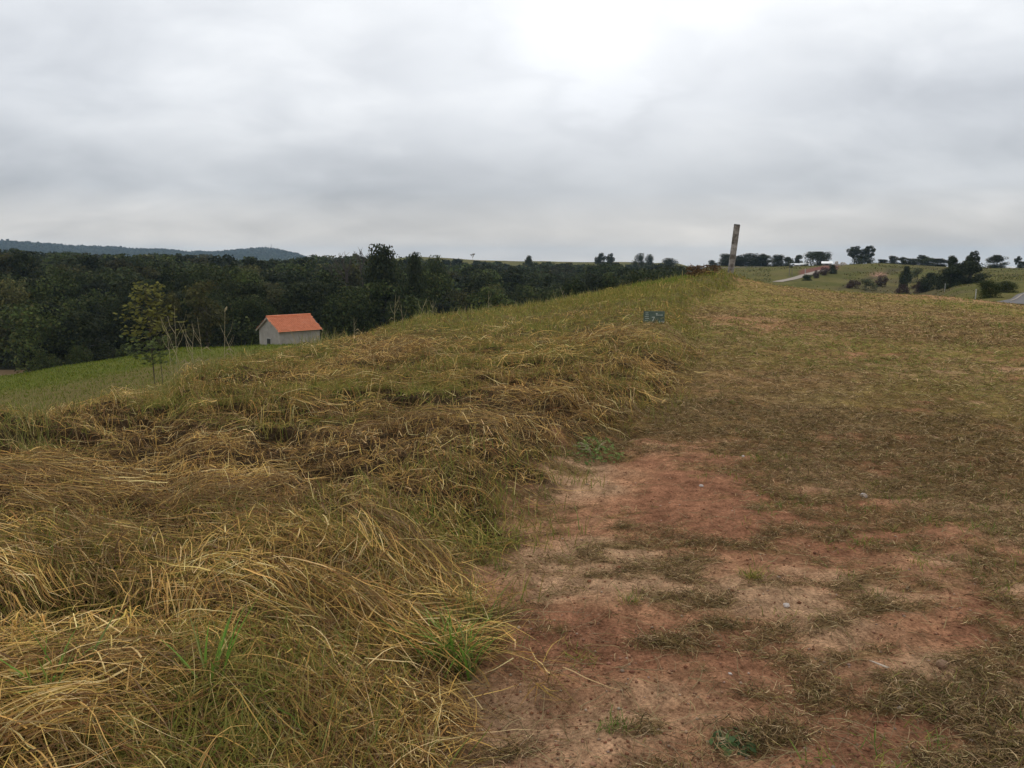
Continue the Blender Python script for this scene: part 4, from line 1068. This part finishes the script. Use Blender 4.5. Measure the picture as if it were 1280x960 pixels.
def pole(u, r, vtop, wpx, label, mat=M_WHITE):
    x, y = spot(u, r); z = gz(x, y); h = z_at(u, r, vtop) - z; w = wpx / F * y
    mb = MB(); mb.box((0, 0, h / 2 - .15), (w, w, h + .3)); mb.box((0, 0, h + .03), (w * 1.15, w * 1.15, .05))
    o = mb.build('marker_post', mat, bevel=.01); o.location = (x, y, z); tag(o, label, 'post', 'white marker posts')
pole(1223.5, 62, 362.5, .95, 'white marker post by the asphalt road below the black trees')
pole(1007.5, 243, 336, .7, 'thin white post beside the ploughed strip and pale dirt road')
pole(926.5, 318, 327, .7, 'pale post in front of the hedgerow right of the timber post')
pole(1184, 150, 354.5, .5, 'short pale post at the foot of the black trees')

def shed(u, r, wpx, vtop, label, hgt=2.4, depth=4.0, turn=0.0):
    x, y = spot(u, r); w = wpx / F * y; zt = z_at(u, r, vtop); z = min(gz(x, y), zt - hgt)
    h = zt - z
    o = empty('shed', (x, y, z), -az_of(u) + turn); tag(o, label, 'shed', 'white roofed sheds on the hill')
    mb = MB(); hx, hy = w / 2, depth / 2; e = h * .72
    mb.add([(-hx, -hy, 0), (hx, -hy, 0), (hx, hy, 0), (-hx, hy, 0), (-hx, -hy, e), (hx, -hy, e), (hx, hy, e), (-hx, hy, e), (-hx, 0, h - .1), (hx, 0, h - .1)],
           [(0, 1, 5, 4), (2, 3, 7, 6), (3, 0, 4, 8, 7), (1, 2, 6, 9, 5)])
    mb.build('wall', simple_mat('shed_wall', (.24, .21, .19), .9, .2, 2), o)
    rf = MB(); q = .3
    for s in (-1, 1):
        vs = [(-hx - q, 0, h), (hx + q, 0, h), (hx + q, s * (hy + q), e - .1), (-hx - q, s * (hy + q), e - .1)]
        rf.add(vs + [(a, b, c - .07) for a, b, c in vs], [(0, 1, 2, 3), (7, 6, 5, 4), (0, 4, 5, 1), (1, 5, 6, 2), (2, 6, 7, 3), (3, 7, 4, 0)])
    rf.build('roof', simple_mat('white_sheet_roof', (.78, .78, .76), .5, .08, 1), o)
    d = MB(); d.box((0, -hy - .02, e * .4), (min(.9, w * .3), .05, e * .8)); d.build('door', M_BARK, o)
shed(996.5, 318, 6, 329, 'low white roofed shed, leftmost on the hill right of the hedgerow', 1.8)
shed(1006, 318, 9, 328.6, 'longer low white roofed shed in the middle of the hilltop sheds', 1.8)
shed(1034, 305, 11, 326.6, 'white roofed shed below the wide flat topped tree', 2.2)
shed(1173, 305, 5, 330, 'tiny white roofed hut on the ridge among brownish thickets', 1.4, 3)
shed(1263.5, 302, 8, 333, 'white roofed hut on the skyline right of the isolated rounded tree', 1.6, 3)

# pale rubble heaps right of the white shed
def rubble():
    for u, r, w, lab in ((1046, 292, 7, 'pale heap of building rubble right of the white shed'), (1054, 290, 6, 'smaller pale rubble heap near the umbrella crowned trees')):
        x, y = spot(u, r); z = gz(x, y); mb = MB()
        for k in range(40):
            a = random.uniform(0, 6.28); q = random.random() ** .6 * w / F * r * .6; hh = (1 - q / (w / F * r * .6)) * 1.3
            s = random.uniform(.25, .6)
            M_ = Matrix.Translation((q * math.cos(a), q * math.sin(a), random.uniform(0, hh))) @ Matrix.Rotation(random.uniform(0, 3), 4, Vector((random.random(), random.random(), random.random() + .1)).normalized())
            mb.box((0, 0, 0), (s, s * random.uniform(.5, 1.2), s * random.uniform(.4, .9)), M_)
        o = mb.build('rubble_heap', simple_mat('pale_rubble', (.42, .37, .32), .9, .35, 2)); o.location = (x, y, z)
        tag(o, lab, 'rubble heap', 'rubble heaps on the hill')
rubble()

# radio mast on the blue ridge
def mast():
    x, y = spot(340, 2480); z = gz(x, y); mb = MB(); h = 17
    for a in range(3):
        mb.tube([(1.6 * math.cos(a * 2.1), 1.6 * math.sin(a * 2.1), -3), (.3 * math.cos(a * 2.1), .3 * math.sin(a * 2.1), h)], [.3, .2], 4)
    for k in range(8):
        t = k / 8; q = 1.6 - 1.3 * t
        for a in range(3):
            mb.tube([(q * math.cos(a * 2.1), q * math.sin(a * 2.1), h * t), (q * math.cos((a + 1) * 2.1), q * math.sin((a + 1) * 2.1), h * (t + .1))], [.12, .12], 4)
    mb.tube([(0, 0, h), (0, 0, h + 5)], [.15, .08], 4)
    o = mb.build('radio_mast', simple_mat('steel', (.25, .25, .26), .5)); o.location = (x, y, z); tag(o, 'thin lattice radio mast on top of the distant blue hill', 'mast')
mast()

# ------------------------------------------------------------------ shrubs, tufts, weeds and stones
def dead_shrub():
    r = 34; x, y = spot(880, r); z = gz(x, y); o = empty('dead_shrub', (x, y, z)); tag(o, 'rusty brown dead shrub on the bank left of the timber post', 'shrub')
    R = 24 / F * y; H = z_at(880, r, 331) - z
    (V, Fq, C), cc = crown_soup(H, .0, R, 46, 3600, .06, [(.125, .07, .034, 3), (.165, .095, .045, 3), (.085, .055, .028, 2), (.22, .15, .07, 1.5)], clump_r=(.14, .26))
    link_mesh('crown', np_mesh('crown', V, Fq, C), M_LEAF, o)
    mb = MB()
    for k in range(44):
        a = random.uniform(0, 6.28); q = R * random.uniform(.3, 1); mb.tube([(q * .15 * math.cos(a), q * .15 * math.sin(a), -.05), (q * .6 * math.cos(a), q * .6 * math.sin(a), H * .55), (q * math.cos(a), q * math.sin(a), H * random.uniform(.6, 1.12))], [.014, .010, .005], 4)
    mb.build('twigs', M_BARK, o)
dead_shrub()

def tuft(u, v, n, Lr, W, pal, label, name='grass_tuft', cat='grass tuft', spread=.05, r=None, z=0.0, up=(.9, 1.5)):
    if r is None: r = EYE / s_of(v)
    x, y = spot(u, r)
    for _ in range(4):                       # drop the clump onto the real surface along its sight line
        zz = gz(x, y); r = (EYE - zz) / s_of(v) / math.cos(az_of(u)); x, y = spot(u, r)
    X = x + rng.normal(0, spread, n); Y = y + rng.normal(0, spread, n)
    c = pick(pal, n)
    b = blades(X, Y, np.zeros(n), rng.uniform(0, 6.28, n), rng.uniform(Lr[0], Lr[1], n), rng.uniform(W * .7, W * 1.2, n), rng.uniform(up[0], up[1], n), rng.uniform(.1, 1.1, n), rng.normal(0, .4, n), 6, c, c * np.array([1.25, 1.1, 1.2]), drape=False)
    g = gz(x, y); V = b[0] - np.array([x, y, g])
    o = link_mesh(name, np_mesh(name, V, b[1], b[2]), M_LEAF); o.location = (x, y, g); tag(o, label, cat)
    return o
BRIGHT = [(.12, .23, .035, 3), (.16, .27, .05, 2), (.20, .26, .07, 1)]
tuft(556, 838, 70, (.16, .36), .010, BRIGHT, 'bright green upright grass tuft at the hay edge beside bare red soil', spread=.045)
tuft(590, 790, 45, (.15, .30), .007, [(.17, .19, .045, 2), (.22, .21, .06, 2)], 'olive grass tuft leaning over the soil right of the bright green tuft', spread=.06)
tuft(12, 890, 26, (.14, .30), .010, BRIGHT, 'green grass tuft at the left picture edge in the hay', spread=.03)
tuft(230, 870, 14, (.18, .32), .009, BRIGHT, 'thin upright green grass blades alone in the brown hay', spread=.015)

def weed(u, v, R, H, nleaf, ls, pal, label):
    r = EYE / s_of(v); x, y = spot(u, r)
    for _ in range(4): zz = gz(x, y); r = (EYE - zz) / s_of(v) / math.cos(az_of(u)); x, y = spot(u, r)
    g = gz(x, y); o = empty('leafy_weed', (x, y, g)); tag(o, label, 'weed', 'green weeds on the track')
    th = rng.uniform(0, 6.28, nleaf); q = R * rng.random(nleaf) ** .6; zz = rng.uniform(.1, 1, nleaf) * H * (1 - .6 * (q / R) ** 2)
    P = np.stack([q * np.cos(th), q * np.sin(th), zz], 1); Nn = np.stack([np.cos(th) * .4, np.sin(th) * .4, np.ones(nleaf)], 1) + rng.normal(0, .35, (nleaf, 3))
    V, Fq, C = leaf_quads(P, Nn, rng.uniform(.6, 1.3, nleaf) * ls, pick(pal, nleaf), 2.2)
    link_mesh('leaves', np_mesh('leaves', V, Fq, C), M_LEAF, o)
    mb = MB()
    for k in range(9):
        a = random.uniform(0, 6.28); mb.tube([(0, 0, -.02), (R * .35 * math.cos(a), R * .35 * math.sin(a), H * .5), (R * .75 * math.cos(a), R * .75 * math.sin(a), H * .55)], [.004, .003, .002], 4)
    mb.build('stem', M_STALK, o)
WGREEN = [(.10, .15, .045, 3), (.135, .175, .06, 2), (.085, .12, .038, 2)]
weed(748, 574, .24, .20, 300, .022, [(.14, .19, .05, 3), (.18, .22, .065, 2), (.11, .15, .042, 2)], 'feathery green weed at the foot of the hay bank')
tuft(798, 752, 70, (.03, .085), .0030, GREEN + OLIVE, 'small green grass tuft on bare soil in the middle of the red patch', spread=.03, up=(.3, 1.3))
tuft(735, 825, 60, (.025, .07), .0028, OLIVE, 'flat olive grass tuft below the middle of the red soil patch', spread=.04, up=(.1, .9))
tuft(780, 912, 60, (.03, .08), .0030, GREEN, 'green little grass tuft in cut grass near the bottom edge', spread=.025, up=(.3, 1.3))
weed(945, 928, .08, .03, 90, .02, [(.07, .11, .045, 3), (.10, .14, .05, 2)], 'dark broad leaved weed flat on the soil at the bottom edge')
tuft(960, 722, 120, (.03, .08), .0030, OLIVE, 'low olive grass tuft where red soil meets the cut grass', spread=.026, up=(.2, 1.1))

M_CLOD = simple_mat('earth_clod', (.26, .16, .10), .95, .25, 25, .4)
M_STONE = simple_mat('pale_stone', (.50, .43, .38), .85, .2, 30, .3)
def stone(u, v, wpx, label, mat=None):
    r = EYE / s_of(v); x, y = spot(u, r)
    for _ in range(4): zz = gz(x, y); r = (EYE - zz) / s_of(v) / math.cos(az_of(u)); x, y = spot(u, r)
    s = wpx / F * y / 2
    import bmesh
    bm = bmesh.new(); bmesh.ops.create_icosphere(bm, subdivisions=2, radius=1)
    sd = random.uniform(0, 99)
    for w in bm.verts:
        k = 1 + .28 * (float(vnoise(w.co.x * 1.5 + sd, w.co.y * 1.5 + w.co.z)) - .5) * 2
        w.co = Vector((w.co.x * s * k, w.co.y * s * .8 * k, w.co.z * s * .6 * k))
    me = bpy.data.meshes.new('stone'); bm.to_mesh(me); bm.free()
    o = link_mesh('stone', me, mat or M_STONE); o.location = (x, y, gz(x, y) + s * .25); o.rotation_euler = (random.uniform(-.3, .3), random.uniform(-.3, .3), random.uniform(0, 6)); tag(o, label, 'stone', 'pale stones on the track')
stone(1100, 621, 10, 'largest white stone lying in cut grass on the track')
stone(1007, 758, 11, 'pinkish stone at the border of red soil and cut grass')
stone(936, 843, 6, 'small white stone on soil below the pinkish one')
stone(1170, 885, 9, 'flat white chip near the lower right on tan soil')
stone(940, 571, 5, 'tiny white stone at the top of the red soil patch')
stone(887, 608, 6, 'small grey stone in the red soil beside the cut grass')
stone(1222, 832, 20, 'dull brown half buried stone at the lower right', M_CLOD)
def gravel():
    s = []; n = 14000
    x, y, r = sample_rz(n, 2.0, 14, .6, -8, 36); k = (hay_mask(x, y) < .2) & (rng.random(n) < 1.1 - track_density(x, y)); x, y, r = x[k], y[k], r[k]
    z = terrain(x, y); V = []; Fq = []; C = []
    base = np.array([(1, 0, 0), (0, 1, 0), (-1, 0, 0), (0, -1, 0), (0, 0, 1), (0, 0, -1)], float)
    fc = [(0, 1, 4), (1, 2, 4), (2, 3, 4), (3, 0, 4), (1, 0, 5), (2, 1, 5), (3, 2, 5), (0, 3, 5)]
    for i in range(len(x)):
        q = .0016 + .0075 * rng.random() ** 2.2 * (1 if rng.random() > .05 else 2); a = rng.uniform(0, 6.28); R_ = np.array([[math.cos(a), -math.sin(a), 0], [math.sin(a), math.cos(a), 0], [0, 0, .7]])
        V.append((base * rng.uniform(.7, 1.2, (6, 1))) @ R_.T * q + np.array([x[i], y[i], z[i] + q * .3])); Fq += [(a_ + 6 * i, b_ + 6 * i, c_ + 6 * i) for a_, b_, c_ in fc]
        C.append(np.repeat(pick([(.36, .20, .12, 4), (.28, .125, .07, 4), (.45, .33, .24, 1)], 1), 6, 0))
    o = link_mesh('gravel', np_mesh('gravel', np.vstack(V), Fq, np.vstack(C)), M_BLADE); tag(o, 'small reddish pebbles and clods on the bare track', 'gravel', kind='stuff')
gravel()
def chip():
    r = EYE / s_of(788); x, y = spot(1140, r); z = gz(x, y); mb = MB()
    mb.add([(-.032, 0, 0), (.03, .004, .002), (.044, .011, .003), (-.026, .014, .001), (-.032, .001, .003), (.03, .005, .006), (.044, .012, .006), (-.026, .013, .004)],
           [(3, 2, 1, 0), (4, 5, 6, 7), (0, 1, 5, 4), (1, 2, 6, 5), (2, 3, 7, 6), (3, 0, 4, 7)])
    o = mb.build('wood_splinter', simple_mat('pale_wood', (.45, .36, .28), .8)); o.location = (x, y, z + .02); o.rotation_euler[2] = 2.3; tag(o, 'pale wood splinter lying on cut grass at the right', 'wood splinter')
chip()

# ------------------------------------------------------------------ air
def haze():
    m, nt, out = new_mat('haze_air')
    p = N(nt, 'ShaderNodeVolumePrincipled'); p.inputs['Color'].default_value = (.55, .77, 1.0, 1); p.inputs['Density'].default_value = .00013; p.inputs['Anisotropy'].default_value = .2
    nt.links.new(p.outputs[0], out.inputs['Volume'])
    mb = MB(); mb.box((0, 0, 30), (11600, 11600, 120)); mb.v = [(a, b, -40 if c < 0 else 85) for a, b, c in mb.v]
    o = mb.build('haze', m); tag(o, kind='stuff'); o['label'] = 'thin blue air haze over the whole landscape'
haze()

# ------------------------------------------------------------------ sky and sun
SUN_AZ, SUN_EL = az_of(735), math.radians(38)
def sky():
    w = bpy.data.worlds.new('World'); scene.world = w; w.use_nodes = True; nt = w.node_tree; nt.nodes.clear()
    out = N(nt, 'ShaderNodeOutputWorld'); bg = N(nt, 'ShaderNodeBackground'); bg.inputs['Strength'].default_value = .1
    st = N(nt, 'ShaderNodeTexSky', sky_type='NISHITA'); st.sun_disc = False; st.sun_elevation = SUN_EL; st.sun_rotation = SUN_AZ
    tc = N(nt, 'ShaderNodeTexCoord'); sep = N(nt, 'ShaderNodeSeparateXYZ'); nt.links.new(tc.outputs['Generated'], sep.inputs[0])
    def M(op, a, b=None):
        n = N(nt, 'ShaderNodeMath', operation=op)
        for i, v in enumerate((a, b)):
            if v is None: continue
            if hasattr(v, 'links'): nt.links.new(v, n.inputs[i])
            else: n.inputs[i].default_value = v
        return n.outputs[0]
    zc = M('MAXIMUM', sep.outputs['Z'], 0.0); dn = M('ADD', zc, .36)
    cx = M('DIVIDE', sep.outputs['X'], dn); cy = M('DIVIDE', sep.outputs['Y'], dn)
    cb = N(nt, 'ShaderNodeCombineXYZ'); nt.links.new(cx, cb.inputs[0]); nt.links.new(cy, cb.inputs[1])
    mp = N(nt, 'ShaderNodeMapping'); mp.inputs['Rotation'].default_value = (0, 0, math.radians(-38)); mp.inputs['Scale'].default_value = (1.25, 1.7, 1); nt.links.new(cb.outputs[0], mp.inputs['Vector'])
    n1 = noise_node(nt, 1.1, 3, .45, mp.outputs[0], .3); n2 = noise_node(nt, 3.0, 7, .52, mp.outputs[0], .35)
    mixn = M('ADD', M('MULTIPLY', n1.outputs['Fac'], .60), M('MULTIPLY', n2.outputs['Fac'], .40))
    # layer brightness by height above the horizon
    el = ramp(nt, zc, [(.0, (.60,) * 3), (.03, (.55,) * 3), (.075, (.475,) * 3), (.12, (.53,) * 3), (.18, (.64,) * 3), (.28, (.72,) * 3), (.5, (.76,) * 3), (1.0, (.80,) * 3)])
    var = ramp(nt, mixn, [(.36, (.78, .792, .815)), (.5, (.98, .988, 1.0)), (.63, (1.18, 1.177, 1.17))])
    c = mixc(nt, el.outputs[0], var.outputs[0], 1.0, 'MULTIPLY')
    tint = ramp(nt, zc, [(.0, (1.10, 1.0, .89)), (.03, (1.06, 1.0, .935)), (.08, (.965, .99, 1.035)), (.3, (.98, 1.0, 1.025)), (1, (1, 1, 1))])
    c = mixc(nt, c, tint.outputs[0], 1.0, 'MULTIPLY')
    # the thin place in the cloud where the sun's disc nearly shows
    e = math.radians(16.2); a = SUN_AZ
    dv = N(nt, 'ShaderNodeVectorMath', operation='DOT_PRODUCT'); nrm = N(nt, 'ShaderNodeVectorMath', operation='NORMALIZE'); nt.links.new(tc.outputs['Generated'], nrm.inputs[0])
    nt.links.new(nrm.outputs[0], dv.inputs[0]); dv.inputs[1].default_value = (math.cos(e) * math.sin(a), math.cos(e) * math.cos(a), math.sin(e))
    ang = M('ADD', M('ARCCOSINE', dv.outputs['Value']), M('ADD', M('MULTIPLY', M('SUBTRACT', n2.outputs['Fac'], .5), .26), M('MULTIPLY', M('SUBTRACT', n1.outputs['Fac'], .5), .20)))
    glow = ramp(nt, ang, [(.0, (.34, .34, .34)), (.05, (.22, .22, .22)), (.12, (.07, .07, .07)), (.28, (0, 0, 0))])
    glow.color_ramp.interpolation = 'EASE'
    c = mixc(nt, c, glow.outputs[0], 1.0, 'ADD')
    sc = N(nt, 'ShaderNodeVectorMath', operation='SCALE'); sc.inputs['Scale'].default_value = 9.6; nt.links.new(c, sc.inputs[0])
    fin = mixc(nt, st.outputs[0], sc.outputs[0], .95)
    nt.links.new(fin, bg.inputs['Color']); nt.links.new(bg.outputs[0], out.inputs[0])
    L = bpy.data.lights.new('sun', 'SUN'); L.energy = .8; L.angle = math.radians(24); L.color = (1.0, .96, .9)
    o = bpy.data.objects.new('sun', L); COL.objects.link(o)
    d = Vector((math.cos(SUN_EL) * math.sin(SUN_AZ), math.cos(SUN_EL) * math.cos(SUN_AZ), math.sin(SUN_EL)))
    o.rotation_euler = d.to_track_quat('Z', 'Y').to_euler(); o.location = (0, 0, 60)
sky()

# ------------------------------------------------------------------ camera
cam = bpy.data.cameras.new('camera'); cam.sensor_width = 36; cam.lens = 36 * F / 1280; cam.clip_end = 20000; cam.clip_start = .05
co = bpy.data.objects.new('camera', cam); COL.objects.link(co); co.location = (0, 0, EYE); co.rotation_euler = (math.pi / 2 - PITCH, 0, 0)
scene.camera = co
scene.view_settings.view_transform = 'Standard'; scene.view_settings.look = 'None'; scene.view_settings.gamma = 1; scene.view_settings.exposure = 0.36
scene.view_settings.use_curve_mapping = False
scene.render.engine = 'CYCLES'
scene.cycles.max_bounces = 6; scene.cycles.diffuse_bounces = 3; scene.cycles.transmission_bounces = 3; scene.cycles.volume_bounces = 0
